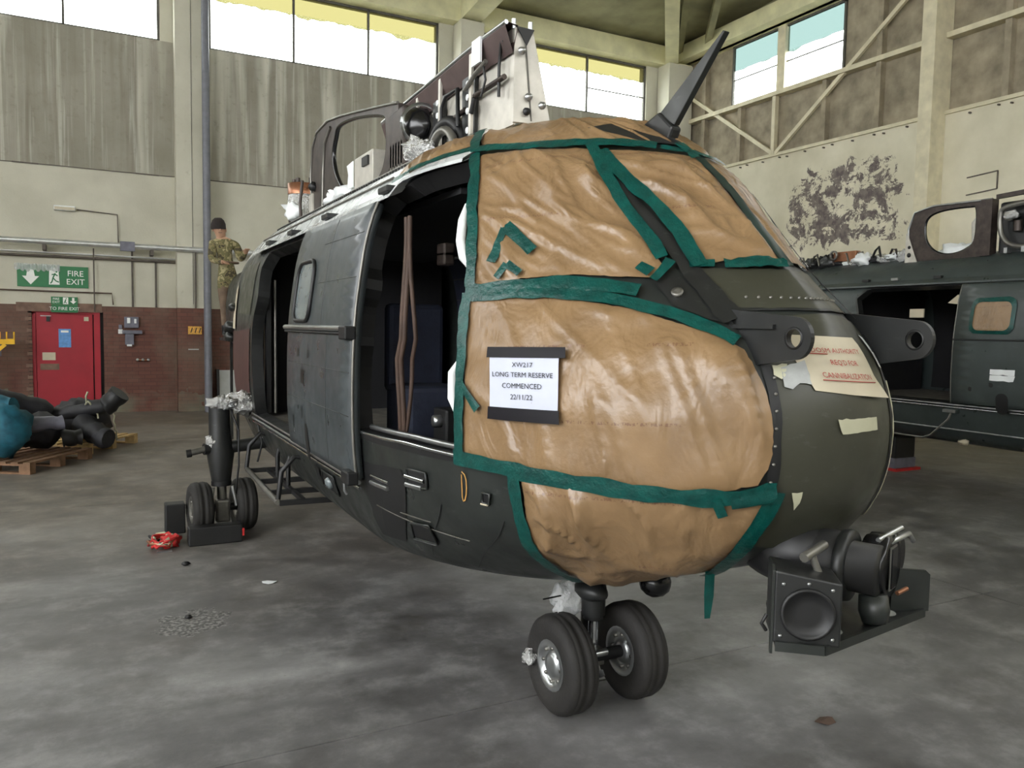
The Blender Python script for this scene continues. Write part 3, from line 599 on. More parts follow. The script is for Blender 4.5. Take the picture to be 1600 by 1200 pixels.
def wheel(parent, c, r, wd, axis=(1, 0, 0), hub='steel', name='tyre'):
    ri = r*.47; h = wd/2
    pr = [(ri, -h*.72), (ri+.012, -h*.8), (r*.72, -h), (r*.88, -h*.94), (r*.965, -h*.74), (r*.99, -h*.5), (r*.985, -h*.46), (r, -h*.42), (r, -h*.16), (r*.985, -h*.13), (r*.985, h*.13), (r, h*.16), (r, h*.42), (r*.985, h*.46), (r*.99, h*.5), (r*.965, h*.74), (r*.88, h*.94), (r*.72, h), (ri+.012, h*.8), (ri, h*.72)]
    ty = MB().lathe(pr, c, axis, 40).build(name, 'rubber', parent)
    hb = MB()
    for sgn in (-1, 1): hb.lathe([(ri+.01, sgn*h*.82), (ri-.012, sgn*h*.86), (ri-.02, sgn*h*.6), (ri*.55, sgn*h*.45), (ri*.5, sgn*h*.75), (ri*.25, sgn*h*.8), (0, sgn*h*.8)], c, axis, 24)
    hb.lathe([(ri, -h*.8), (ri, h*.8)], c, axis, 24); hb.build('wheel_hub', hub, parent)
    bl = MB(); ax = Vector(axis).normalized(); x = ax.orthogonal().normalized(); y = ax.cross(x)
    for k in range(8):
        a = 2*pi*k/8; p = Vector(c)+ri*.72*(cos(a)*x+sin(a)*y)
        for sgn in (-1, 1): bl.lathe([(.009, 0), (.009, sgn*.02), (0, sgn*.02)], p+ax*sgn*h*.5, ax, 6)
    o = bl.build('hub_bolts', 'dull_metal', parent); o['kind'] = 'stuff'
    return ty
H = thing('helicopter', 'dark grey-green helicopter hull in the foreground, cockpit glazing covered in brown paper and green tape', 'helicopter')
fuselage(H, 'hull', [OPF, OPA], roofmat='roof_sheen'); jamb(OPF, H, 'black'); jamb(OPA, H, 'hull_dark', .03)
# --- interior
def floor_ring(z, k): 
    t = t_of_z(z); return [hull(-1.5+.05*i, t)*k for i in range(61)]
MB().prism([(max(-.93, min(.93, p.x*.94)), max(-.34, p.y), 1.0) for p in floor_ring(1.0, 1.0)], (0, 0, .025)).build('cabin_floor', 'cabin_floor', H)
for k in range(7):                                   # padded lining of the far cabin wall, one pad per row
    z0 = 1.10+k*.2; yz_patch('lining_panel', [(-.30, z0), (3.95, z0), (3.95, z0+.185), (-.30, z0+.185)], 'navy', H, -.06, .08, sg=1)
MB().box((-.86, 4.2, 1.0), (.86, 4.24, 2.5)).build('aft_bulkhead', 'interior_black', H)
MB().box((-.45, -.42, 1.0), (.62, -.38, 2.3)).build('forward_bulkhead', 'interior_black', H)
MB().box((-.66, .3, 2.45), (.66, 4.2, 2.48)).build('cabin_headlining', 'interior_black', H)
for ln in ((-.83, 2.32, .58), (-.81, 2.32, .56), (-.84, 2.30, .60)):
    r_ = random.random()
    MB().tube([(ln[0]+.02*sin(z*5+r_*6), ln[2]+.05*sin(z*2.5+r_)+(.06 if z < 1.75 else 0), z) for z in [2.36-.1*i for i in range(14)]], .012+.004*r_, 8).build('hanging_cable', 'cable_brown', H)
MB().box((-.74, .78, 1.02), (-.4, 1.15, 1.5)).build('crew_seat', 'navy', H, .03); MB().box((-.74, 1.10, 1.45), (-.4, 1.2, 1.95)).build('seat_back', 'navy', H, .03)
MB().tube([(-.66, .2, 1.05), (-.62, .22, 1.25), (-.58, .3, 1.5), (-.5, .34, 1.62)], .014, 8).build('control_lever', 'dull_metal', H)
MB().box((-.70, .35, 1.10), (-.6, .52, 1.42)).build('control_box', 'black', H, .01); MB().lathe([(0, 0), (.03, 0), (.03, .04), (0, .04)], (-.7, .42, 1.36), (-1, 0, 0), 10).build('control_knob', 'steel', H)
MB().blob((-.3, .35, 1.06), (.16, .12, .035), .5, 3).build('film_scrap', 'film', H); MB().blob((-.68, .12, 1.07), (.05, .05, .04), .5, 5).build('film_scrap', 'film', H)
for z in (2.18, 2.22): MB().box((-.66, .5, z-.05), (-.6, .6, z+.02)).build('switch_box', 'brown_metal', H, .01)
for y in (4.0, 3.97, 3.93):
    MB().tube([(-.86+(3.97-y), y-.04, z) for z in (1.05, 1.4, 1.8, 2.2)], .014, 8).build('cabin_stanchion', 'dull_metal' if y < 3.98 else 'paper_cream', H)
MB().box((-.9, 3.86, 1.05), (-.86, 3.98, 2.3)).build('door_post', 'black', H)

# --- sliding cabin door
D = yz_patch('sliding_door', [(.70, 1.05), (2.22, 1.05), (2.22, 1.5), (2.22, 1.9), (2.22, 2.42), (1.5, 2.42), (.70, 2.42), (.70, 1.9), (.70, 1.5)], 'door_grey', H, .055, .04, thick=.045)
wp = rrect(1.62, 2.04, 1.84, 2.20, .09); yz_patch('door_window', wp, 'glass_dark', D, .060, .04)
MB().tube([SP(y, z, .064) for y, z in wp], .013, 8, closed=True).build('window_seal', 'black', D)
yz_tube([(.80, 1.80), (2.24, 1.80)], .016, .07).build('door_rail', 'steel', D); yz_tube([(.80, 1.775), (2.24, 1.775)], .008, .066).build('rail_lip', 'black', D)
for y, z, w_, h_ in ((1.72, 1.46, .09, .085), (1.60, 1.62, .05, .05), (1.86, 1.62, .05, .05), (1.78, 1.24, .025, .07), (2.02, 1.16, .04, .08)):
    yz_patch('door_patch', rrect(y, y+w_, z, z+h_, .008, 2), 'hull_dark', D, .058, .03)
yz_patch('door_slot', rrect(1.66, 1.74, 1.0, 1.22, .035, 4), 'black', D, .0585, .03)
for z in (2.06, 2.28, 1.58, 1.36): yz_tube([(.74, z), (1.52 if z > 1.8 else 2.19, z)], .0025, .0555, n=5).build('panel_seam', 'hull', D)
yz_tube([(1.2, 1.08), (1.2, 1.78)], .0025, .0555, n=5).build('panel_seam', 'hull', D); yz_tube([(1.35, 1.82), (1.35, 2.40)], .0025, .0555, n=5).build('panel_seam', 'hull', D)
for z in (1.78, 1.06):
    c = SP(.74, z, .07); MB().box((c.x-.03, c.y-.05, c.z-.035), (c.x+.03, c.y+.07, c.z+.035)).build('door_roller', 'black', D, .008)
yz_tube([(.70, 1.05), (.70, 1.5), (.70, 1.9), (.70, 2.42)], .008, .048).build('door_edge', 'dull_metal', D)
# lower rails and roof gutter
for zo, r_, mt, y1 in ((1.025, .012, 'steel', 3.86), (.995, .010, 'chrome', 3.86), (1.06, .008, 'dull_metal', 3.86)):
    yz_tube([(.74, zo), (y1, zo)], r_, .03).build('door_track', mt, H)
MB().tube([HP(u, t, .012) for u, t in ((-.718,.391),(-.79,.391),(-.861,.391),(-.94,.388),(-1.02,.385))], .009, 8).build('door_sill', 'chrome', H)
MB().tube([HP(u, t, -.04) for u, t in ((-.718,.396),(-.79,.396),(-.861,.396),(-.94,.394),(-1.02,.391))], .014, 8).build('door_sill', 'steel', H)
gt = [(-.668,.792),(-.76,.787),(-.86,.781),(-.94,.776),(-1.0,.772)]; gy = [.55+.18*i for i in range(22)]
gp = [HP(u, t, .0) for u, t in gt]+[SP(y, 2.455, 0) for y in gy]
vs = []
for p in gp: vs += [p+Vector((.01, 0, .05)), p+Vector((-.055, 0, .005)), p+Vector((-.06, 0, -.012)), p+Vector((.01, 0, .02))]
MB().add(vs, [(4*i+k, 4*i+(k+1) % 4, 4*i+4+(k+1) % 4, 4*i+4+k) for i in range(len(gp)-1) for k in range(4)]).build('roof_gutter', 'roof_sheen', H)
for y in (.62, 1.75, 2.75, 3.6): 
    c = SP(y, 2.47, .03); MB().box((c.x-.05, c.y-.07, c.z-.012), (c.x+.03, c.y+.07, c.z+.02)).build('gutter_clip', 'hull_dark', H, .005)
for z, y0, y1 in ((2.60, .9, 4.6), (2.72, 1.0, 4.6)): yz_tube([(y0, z), (y1, z)], .008, .006).build('roof_strake', 'dull_metal', H)
rv = MB()
for k in range(70):
    c = SP(1.0+k*.05, 2.69, .004); rv.box((c.x-.006, c.y-.006, c.z-.006), (c.x+.006, c.y+.006, c.z+.008))
o = rv.build('roof_rivets', 'hull_dark', H); o['kind'] = 'stuff'

# --- nose: front door panel, seams, brackets
nd = [(-.165,.36),(-.163,.40),(-.166,.44),(-.172,.47),(-.182,.50),(-.20,.53),(-.215,.555),(-.10,.562),(0,.565),(.10,.562),(.215,.555),(.2,.53),(.182,.50),(.172,.47),(.166,.44),(.163,.40),(.165,.36),(.14,.335),(0,.325),(-.14,.335)]
patch('nose_door', nd, 'hull_olive', H, .006, .03); patch('nose_deck', [(-.26,.568),(-.30,.60),(-.29,.626),(0,.626),(.29,.626),(.3,.60),(.26,.568),(0,.572)], 'hull_olive', H, .006, .03)
sl = [(-.205,.535),(-.184,.505),(-.174,.48),(-.168,.455),(-.166,.43),(-.164,.405),(-.165,.38),(-.166,.355)]
strip('nose_seam', sl, .035, 'black', H, .010); strip('nose_seam', [(-u, t) for u, t in sl], .03, 'black', H, .010); strip('nose_seam_tape', [(-u+.006, t) for u, t in sl[2:]], .012, 'masking', H, .013)
strip('deck_seam', [(-.24,.568),(-.1,.57),(.1,.57),(.24,.568)], .012, 'hull_dark', H, .008)
rv = MB()
for k in range(9):
    u, t = sl[2][0]+.0, .485-.0145*k; rv.lathe([(.006, 0), (.004, .006), (0, .006)], HP(-.168-.004*(t-.42), t, .011), hnorm(-.168, t), 8)
for k in range(16): rv.lathe([(.006, 0), (.004, .006), (0, .006)], HP(-.2+.027*k, .585, .008), hnorm(-.2+.027*k, .585), 6)
o = rv.build('nose_rivets', 'dull_metal', H); o['kind'] = 'stuff'
for sg in (-1, 1):
    X = sg*.285; hc = (-1.415, 1.805); tip = arc((X, hc[0], hc[1]), .066, -pi/2-.2, -3*pi/2+.1, 14, (0, 1, 0), (0, 0, 1))
    out = [(X, -1.0, 1.91)]+[(X, -1.02, 1.70)]+[(X, -1.26, 1.715)]+[tuple(p) for p in tip]
    hole = arc((X, hc[0], hc[1]), .030, 0, -2*pi, 16, (0, 1, 0), (0, 0, 1))[:-1]
    pts = [Vector((p[1], p[2])) for p in out]+[Vector((p[1], p[2])) for p in hole]; no, nh = len(out), len(hole)
    r_ = geometry.delaunay_2d_cdt(pts, [(i, (i+1) % no) for i in range(no)]+[(no+i, no+(i+1) % nh) for i in range(nh)], [], 1, 1e-6)
    hp = [(p[1], p[2]) for p in hole]; fs = [f for f in r_[2] if not inside(tuple(sum((r_[0][i] for i in f), Vector((0, 0)))/len(f)), hp)]
    o = MB().add([(X-sg*.0, v.x, v.y) for v in r_[0]], fs).build('nose_bracket', 'hull_dark', H); s = o.modifiers.new('solid', 'SOLIDIFY'); s.thickness = .016; s.offset = 0
    MB().lathe([(.029, -.011), (.035, -.011), (.035, .011), (.029, .011), (.029, -.011)], (X, hc[0], hc[1]), (1, 0, 0), 20).build('bracket_bush', 'black', H)
    MB().bar((X+sg*.012, -1.02, 1.84), (X+sg*.012, -1.34, 1.84), .02, .014).build('bracket_rib', 'hull_dark', H)
# windscreen pillars
strip('windscreen_pillar', [(-.346,.738),(-.324,.700),(-.308,.660),(-.292,.625),(-.268,.588),(-.236,.550)], .075, 'hull_dark', H, .022, taper=lambda q: .35+.8*q)
strip('windscreen_pillar', [(.346,.738),(.324,.700),(.308,.660),(.292,.625),(.268,.588),(.236,.550)], .085, 'hull_dark', H, .022, taper=lambda q: .6+.5*q)
patch('pillar_foot', [(-.36,.606),(-.315,.615),(-.285,.60),(-.245,.56),(-.235,.545),(-.28,.553),(-.335,.572)], 'hull_dark', H, .012, .03)
MB().lathe([(.018, 0), (.022, .012), (.008, .014), (0, .01)], HP(-.325,.588,.012), hnorm(-.325,.588), 12).build('pillar_fastener', 'dull_metal', H)
# --- wire cutter above the windscreen
ct = MB(); ct.prism([(-.028, -.17, 2.71), (-.028, -.36, 2.765), (-.028, -.46, 2.68), (-.028, -.42, 2.61), (-.028, -.30, 2.60)], (.056, 0, 0)); ct.build('cutter_base', 'hull_dark', H, .012)
MB().prism([(-.014, -.345, 2.755), (-.014, -.455, 2.69), (-.014, -.745, 2.985), (-.014, -.735, 2.992)], (.028, 0, 0)).build('cutter_blade', 'hull', H, .003)
patch('cutter_fairing', [(-.30,.835),(-.2,.845),(-.06,.82),(.05,.80),(-.06,.795),(-.18,.80)], 'hull_dark', H, .014, .03)

# --- brown paper covers and their green tape
PA = [(-.655,.785),(-.635,.796),(-.505,.794),(-.381,.792),(-.348,.787),(-.362,.76),(-.364,.733),(-.362,.705),(-.354,.682),(-.348,.661),(-.338,.636),(-.334,.623),(-.358,.612),(-.425,.614),(-.497,.618),(-.578,.615),(-.645,.61),(-.702,.606),(-.698,.63),(-.684,.663),(-.67,.706)]
PB = [(-.325,.787),(-.246,.785),(-.173,.782),(-.075,.778),(-.03,.774),(-.03,.735),(-.03,.70),(-.03,.66),(-.03,.634),(-.147,.634),(-.208,.634),(-.271,.628),(-.269,.649),(-.269,.668),(-.277,.689),(-.297,.723),(-.326,.748)]
PC = [(-u, t) for u, t in PB]
PD = [(-.637,.815),(-.66,.87),(-.56,.90),(-.46,.905),(-.33,.895),(-.20,.875),(-.05,.862),(-.05,.80),(-.2,.797),(-.328,.802),(-.45,.808)]
PE = [(-.03,.862),(.1,.868),(.3,.86),(.45,.84),(.40,.795),(.2,.787),(.05,.785),(-.03,.79)]
PF = [(-1.02,.785),(-1.0,.82),(-.93,.845),(-.84,.86),(-.741,.868),(-.672,.870),(-.663,.817),(-.765,.806),(-.859,.795),(-.95,.785)]
PG = [(-.702,.584),(-.611,.587),(-.531,.584),(-.497,.579),(-.444,.572),(-.399,.565),(-.332,.547),(-.277,.533),(-.242,.521),(-.22,.513),(-.193,.483),(-.184,.469),(-.177,.453),(-.174,.44),(-.172,.421),(-.178,.409),(-.19,.396),(-.273,.387),(-.334,.388),(-.395,.389),(-.456,.389),(-.513,.389),(-.607,.392),(-.712,.393),(-.71,.438),(-.704,.49),(-.7,.54)]
PH = [(-.588,.384),(-.533,.384),(-.488,.384),(-.389,.384),(-.318,.384),(-.257,.384),(-.168,.385),(-.173,.369),(-.175,.356),(-.175,.335),(-.162,.309),(-.13,.288),(-.145,.272),(-.175,.255),(-.22,.24),(-.27,.232),(-.33,.238),(-.389,.263),(-.46,.284),(-.517,.307),(-.556,.335)]
CV = {}
for k, pl, wrk, lb in (('PA', PA, wrinkle(.026, 5, 3, .5), 'brown paper over the left side window'), ('PB', PB, wrinkle(.026, 4, 4, 1.0), 'brown paper over the near windscreen'), ('PC', PC, wrinkle(.018, 6, 3, .2), 'brown paper over the far windscreen'),
                       ('PD', PD, wrinkle(.018, 4, 3), 'brown paper on the cockpit roof'), ('PE', PE, wrinkle(.014, 5, 3), 'brown paper on the far cockpit roof'), ('PF', PF, wrinkle(.026, 8, 2.2, .3), 'creased brown paper strip above the doorway'),
                       ('PG', PG, wrinkle(.026, 4.2, 2.0, .15), 'large brown paper sheet over the lower cockpit'), ('PH', PH, wrinkle(.028, 5, 3, .8), 'brown paper over the chin window')):
    CV[k] = tag(patch('paper_cover', pl, 'kraft', H, (.012 if k != 'PF' else .02), .014, wrk, .004, seed=len(CV)+1), lb)
def tape(cv, path, w_=.06, mat='tape', off=.026, **k): return strip('tape_strip', path, w_, mat, CV[cv], off, seed=random.random()*50, **k)
tape('PA', [(-.712,.595),(-.643,.598),(-.58,.602),(-.497,.604),(-.432,.598),(-.389,.590)], .062, off=.026)
tape('PG', [(-.708,.588),(-.617,.591),(-.531,.590),(-.464,.581),(-.399,.572),(-.332,.554),(-.277,.539),(-.232,.522)], .05)
tape('PA', [(-.34,.792),(-.354,.762),(-.358,.736),(-.354,.703),(-.34,.669),(-.332,.634)], .05, off=.034); tape('PB', [(-.326,.780),(-.322,.741),(-.303,.716),(-.287,.697),(-.275,.671),(-.268,.646),(-.266,.624)], .055, off=.034)
tape('PB', [(0,.782),(0,.75),(0,.71),(0,.67),(0,.628)], .05, 'tape_dark', off=.02); tape('PB', [(-.286,.628),(-.235,.628)], .035); tape('PB', [(-.215,.628),(-.128,.63),(-.02,.63)], .05, off=.028, ripple=.012)
tape('PD', [(-.66,.802),(-.568,.798),(-.462,.796),(-.379,.795),(-.297,.792),(-.21,.788),(-.165,.785)], .06, off=.034); tape('PD', [(-.74,.872),(-.68,.882),(-.60,.902),(-.5,.912),(-.42,.912)], .035)
tape('PE', [(-.15,.786),(-.09,.781),(-.021,.778),(.106,.776),(.25,.776)], .04, off=.028); tape('PE', [(-.06,.792),(-.055,.768)], .05, off=.032)
tape('PF', [(-1.02,.780),(-.98,.784),(-.869,.790),(-.763,.799),(-.666,.803)], .045, off=.034); tape('PF', [(-.668,.884),(-.655,.84),(-.653,.797)], .05, off=.034)
tape('PA', [(-.655,.797),(-.676,.736),(-.688,.68),(-.702,.647),(-.708,.602)], .05, off=.026); tape('PG', [(-.706,.592),(-.706,.54),(-.708,.493),(-.716,.451),(-.717,.418),(-.714,.388)], .055, off=.026)
tape('PG', [(-.725,.390),(-.663,.390),(-.604,.389),(-.507,.386),(-.448,.386),(-.393,.385),(-.332,.385),(-.281,.384),(-.222,.386),(-.163,.390)], .06, off=.027); tape('PG', [(-.235,.385),(-.19,.391),(-.158,.393)], .07, off=.034, ripple=.014); tape('PG', [(-.705,.462),(-.683,.448),(-.672,.440)], .035, off=.034)
tape('PH', [(-.600,.388),(-.586,.361),(-.572,.343),(-.531,.310),(-.484,.289),(-.427,.271),(-.31,.236)], .06); tape('PH', [(-.158,.392),(-.158,.383),(-.160,.372),(-.164,.358),(-.164,.340),(-.156,.315),(-.124,.286)], .06); tape('PH', [(-.258,.384),(-.235,.370)], .03, off=.032)
for pt, w_ in (([(-.655,.634),(-.632,.656),(-.607,.676)], .045), ([(-.606,.678),(-.586,.662),(-.566,.645)], .05), ([(-.645,.613),(-.634,.624),(-.622,.631)], .035), ([(-.622,.631),(-.609,.627),(-.596,.618)], .035), ([(-.38,.625),(-.362,.615)], .04), ([(-.362,.604),(-.342,.618),(-.318,.631)], .04)): tape('PA', pt, w_, off=.034)
a = HP(-.135,.292,.03); o = MB()
o.add([a+Vector((-.02, 0, .02)), a+Vector((.02, -.005, .02)), a+Vector((.012, -.012, -.07)), a+Vector((-.022, .0, -.07)), a+Vector((.0, -.01, -.155)), a+Vector((-.02, -.004, -.155))], [(0, 1, 2, 3), (3, 2, 4, 5)]); o = o.build('tape_tail', 'tape', CV['PH']); s = o.modifiers.new('solid', 'SOLIDIFY'); s.thickness = .003
for pts, r_ in (([(-.712,.63),(-.726,.645),(-.728,.665),(-.715,.69),(-.70,.715)], .022), ([(-.724,.43),(-.736,.448),(-.734,.475),(-.718,.49)], .02)):
    MB().tube([HP(u, t, .012) for u, t in pts], [r_*.4]+[r_]*(len(pts)-2)+[r_*.4], 8).build('edge_film', 'white_plastic', CV['PG'])

# --- hull details on the lower left flank
patch('black_patch', [(-1.018,.346),(-.954,.353),(-.885,.357),(-.865,.345),(-.847,.301),(-.81,.225),(-.932,.21),(-.991,.251),(-1.011,.295)], 'black', H, .005, .03)
def recess(poly, mat='black', edge=True, d=.05):
    b = resample(poly, .03); n = len(b); c = (sum(p[0] for p in b)/n, sum(p[1] for p in b)/n); o = patch('step_recess', poly, mat, H, .008, .03)
    if edge: MB().tube([HP(u, t, .010) for u, t in b], .006, 6, closed=True).build('recess_rim', 'hull', o)
    return o
recess([(-.861,.361),(-.802,.363),(-.792,.345),(-.855,.340)]); recess([(-.818,.283),(-.763,.291),(-.708,.255),(-.786,.25)]); recess([(-.659,.358),(-.643,.358),(-.639,.347),(-.655,.347)]); recess([(-1.121,.282),(-1.089,.283),(-1.077,.24),(-1.123,.238)]); recess([(-1.145,.285),(-1.133,.283),(-1.128,.245),(-1.14,.245)], edge=False)
for pth, r_, mt in (([(-.861,.352),(-.802,.353)], .010, 'chrome'), ([(-.855,.342),(-.805,.344)], .012, 'steel'), ([(-1.0,.332),(-.92,.334)], .008, 'chrome'), ([(-1.0,.322),(-.92,.325)], .012, 'steel'), ([(-.785,.249),(-.71,.253)], .005, 'steel'), ([(-.86,.296),(-.76,.30)], .003, 'dull_metal'), ([(-.655,.346),(-.641,.346)], .006, 'paper_cream')):
    MB().tube([HP(pth[0][0]+(pth[1][0]-pth[0][0])*i/6, pth[0][1]+(pth[1][1]-pth[0][1])*i/6, .012) for i in range(7)], r_, 6).build('step_edge', mt, H)
MB().lathe([(.0, .03), (.035, .02), (.04, 0)], HP(-1.10,.262,.01), hnorm(-1.10,.262), 14).build('step_lamp', 'glass_dark', H)
strip('yellow_marking', [(-.712,.375),(-.702,.376),(-.690,.342),(-.698,.337),(-.712,.372)], .006, 'orange', H, .008, ripple=0)
c = HP(-1.045,.30,.01); MB().tube([c+Vector((-.02, 0, .03)), c+Vector((-.03, 0, .0)), c+Vector((-.03, 0, -.05)), c+Vector((-.015, 0, -.07))], .009, 8).build('tie_down_hook', 'steel', H)
for u in (-.60, -.75, -.95): strip('hull_seam', [(u, .33), (u+.01, .27), (u+.05, .215)], .006, 'hull_dark', H, .006, ripple=0)
yz_tube([(-.2, .93), (.6, .93)], .003, .006, n=5).build('hull_seam', 'dull_metal', H)
MB().blob((-.15, -.12, .60), (.07, .10, .05), .1, 2).build('belly_fairing', 'hull_dark', H); MB().blob((.12, -.25, .64), (.075, .08, .07), .06, 4).build('belly_lamp', 'black_gloss', H)
# aft flank: red primer, access panel, foil
yz_patch('primer_area', [(4.02, 1.1), (5.3, 1.1), (5.5, 1.7), (4.02, 1.78)], 'primer_red', H, .006, .06); yz_patch('access_panel', [(4.06, 1.9), (4.9, 1.92), (4.9, 2.36), (4.06, 2.36)], 'hull_olive', H, .006, .06)
yz_patch('edge_strip', [(5.0, 1.75), (5.5, 1.72), (5.45, 2.15), (5.2, 2.2)], 'paper_cream', H, .012, .05)
for y, z, r_ in ((5.55, 1.72, .07), (5.6, 1.60, .06), (5.35, 1.95, .05)): MB().blob(SP(y, z, .03), (r_, r_*1.5, r_*.8), .3, y).build('aft_fitting', 'hull_dark', H)

# --- nose gear
G = MB().tube([(-.055, 0, .66), (-.055, 0, .43)], .058, 16).build('nose_gear', 'hull_dark', H)
MB().tube([(-.055, 0, .45), (-.055, 0, .16)], .026, 14).build('oleo', 'chrome', G); MB().tube([(-.055, .055, .52), (-.055, .06, .2)], .03, 12).build('strut', 'hull_dark', G)
MB().tube([(-.055, 0, .44), (-.055, 0, .41)], .05, 16).build('collar', 'black', G); MB().tube([(-.24, -.04, .235), (.13, -.04, .235)], .03, 12).build('axle', 'black', G)
MB().box((-.09, -.06, .19), (-.02, .05, .27)).build('fork', 'dull_metal', G, .008); MB().tube([(-.09, -.07, .26), (-.02, -.07, .26)], .018, 8).build('fork_pin', 'steel', G); MB().tube([(-.055, -.07, .17), (-.055, -.09, .15)], .016, 8).build('fork_pin', 'steel', G)
for x in (-.255, .145): wheel(G, (x, -.04, .235), .235, .16)
MB().blob((-.17, .06, .50), (.09, .06, .09), .5, 8, 18).build('film_wrap', 'film', G)
MB().tube([(-.18, .05, .53), (-.34, .0, .545)], .004, 6).build('strut_wire', 'black', G)
MB().blob((-.34, .12, .22), (.04, .04, .035), .6, 9).build('foil_wrap', 'foil', G)
# --- left main gear
G = MB().tube([(-1.27, 4.03, 1.13), (-1.265, 4.03, .86), (-1.26, 4.03, .7), (-1.255, 4.03, .42)], [.085, .09, .115, .075], 16).build('main_gear', 'hull_dark', H)
MB().tube([(-1.255, 4.03, .5), (-1.25, 4.03, .2)], .04, 12).build('oleo', 'dull_metal', G); MB().tube([(-1.255, 4.03, .46), (-1.255, 4.03, .42)], .085, 16).build('collar', 'black', G)
MB().tube([(-1.42, 4.03, .22), (-1.08, 4.06, .22)], .035, 10).build('axle', 'black', G); MB().box((-1.31, 3.96, .10), (-1.19, 4.08, .30)).build('axle_block', 'dull_metal', G, .02)
MB().tube([(-1.26, 4.03, .74), (-.86, 4.03, .78)], .055, 12).build('trunnion', 'hull_dark', G); MB().tube([(-1.26, 4.03, .74), (-1.40, 4.0, .745)], .05, 12).build('trunnion', 'black', G); MB().tube([(-1.38, 4.0, .745), (-1.52, 3.98, .72)], .028, 10).build('pin', 'dull_metal', G); MB().tube([(-1.50, 3.98, .72), (-1.54, 3.98, .715)], .034, 10).build('pin_cap', 'black', G)
MB().blob((-1.33, 4.0, .81), (.06, .05, .06), .4, 3).build('foil_wrap', 'foil', G); MB().blob((-1.24, 4.0, 1.14), (.12, .09, .06), .6, 4, 20).build('foil_wrap', 'foil', G); MB().blob((-1.08, 4.05, 1.13), (.13, .1, .09), .7, 5, 20).build('foil_wrap', 'foil', G)
MB().tube([(-1.0, 4.05, 1.22), (-.95, 4.05, 1.0), (-.9, 4.0, .82)], .03, 8).build('drag_link', 'dull_metal', G)
MB().tube([(-1.2, 4.0, 1.14), (-1.12, 3.95, .9), (-1.13, 3.9, .6), (-1.15, 3.95, .35)], .009, 6).build('brake_hose', 'black', G); MB().tube([(-.98, 3.9, 1.0), (-.95, 3.8, .8), (-1.0, 3.75, .65)], .009, 6).build('brake_hose', 'black', G)
wheel(G, (-1.435, 4.0, .23), .23, .17, (1, .08, 0), 'dull_metal'); wheel(G, (-1.065, 4.08, .23), .23, .17, (1, .08, 0), 'dull_metal')
for sx in (-.08, .08): MB().tube([(-1.255+sx, 3.95, .42), (-1.25+sx*1.3, 3.93, .25)], .016, 8).build('torque_link', 'steel', G)
# --- boarding step under the cabin door
Sx = MB().tube([(-1.09, 3.72, .60), (-1.10, 2.37, .59)], .02, 8).build('boarding_step', 'dull_metal', H)
for y in (3.72, 3.2, 2.75, 2.37): MB().bar((-1.09, y, .585), (-.72, y-.02, .585), .035, .035).build('rung', 'black', Sx)
MB().bar((-.92, 3.7, .585), (-.92, 2.4, .585), .03, .03).build('cross_bar', 'black', Sx)
for y in (3.72, 3.3, 2.9, 2.40): MB().tube([(-1.095, y, .60), (-1.07, y, .80), (-.98, y, .90), (-.90, y, .88)] if y in (3.72, 2.40) else [(-.92, y, .585), (-.92, y, .78), (-.90, y, .84)], .018, 8).build('hanger', 'black', Sx)

# --- sensor mount under the nose
K = MB().prism([(-.335, -1.43, .842), (-.225, -1.525, .842), (.375, -1.435, .842), (.44, -1.36, .842), (.44, -1.16, .842), (-.06, -1.12, .842)], (0, 0, .012)).build('sensor_mount', 'hull_dark', H)
lipm = MB()
for a, b in (((-.335, -1.43), (-.225, -1.525)), ((-.225, -1.525), (.375, -1.435)), ((.375, -1.435), (.44, -1.36))): lipm.bar((a[0], a[1], .848), (b[0], b[1], .848), .010, .03)
lipm.build('plate_lip', 'hull', K)
for x, y in ((-.09, -1.425), (.225, -1.385)): MB().lathe([(0, 0), (.042, 0)], (x, y, .8555), (0, 0, 1), 20).build('lightening_hole', 'grey_board', K)
fa, fb = Vector((-.335, -1.42, 0)), Vector((-.215, -1.515, 0)); fd = (fb-fa).normalized(); fn_ = Vector((fd.y, -fd.x, 0))
if fn_.y > 0: fn_ = -fn_
fb = fa+fd*.20; ce_ = (fa+fb)/2
MB().prism([fa+Vector((0, 0, .855)), fb+Vector((0, 0, .855)), fb+Vector((0, 0, 1.055)), fa+Vector((0, 0, 1.085))], -fn_*.17).build('sensor_box', 'hull_dark', K, .006)
MB().lathe([(.082, 0), (.082, .010), (.072, .012), (.070, .006), (.035, .007), (0, .007)], ce_+Vector((0, 0, .955))+fn_*.002, fn_, 28).build('sensor_port', 'black', K)
for dx, z in ((-.075, 1.045), (.07, 1.035), (-.08, .88), (.075, .88), (0, 1.05)): MB().lathe([(.006, 0), (.006, .004), (0, .004)], ce_+fd*dx+Vector((0, 0, z))+fn_*.003, fn_, 8).build('port_screw', 'steel', K)
MB().prism([fa+Vector((0, 0, .82)), fa-fn_*.02+Vector((0, 0, .82)), fa-fn_*.02+Vector((0, 0, 1.10)), fa+Vector((0, 0, 1.085))], -fd*.008).build('box_flange', 'hull', K)
MB().blob((.0, -1.14, 1.06), (.15, .22, .13), .06, 3, 28).build('turret_fairing', 'black', K)
ax_ = Vector((.38, -.92, 0)).normalized(); tc = Vector((.05, -1.36, 1.04))
MB().lathe([(0, -.26), (.10, -.24), (.112, -.18), (.112, 0), (.085, .01), (.085, .11), (0, .11)], tc, ax_, 30).build('turret_drum', 'black', K)
MB().lathe([(.085, -.01), (.118, -.01), (.122, .006), (.118, .024), (.085, .024)], tc, ax_, 32).build('turret_ring', 'hull_dark', K)
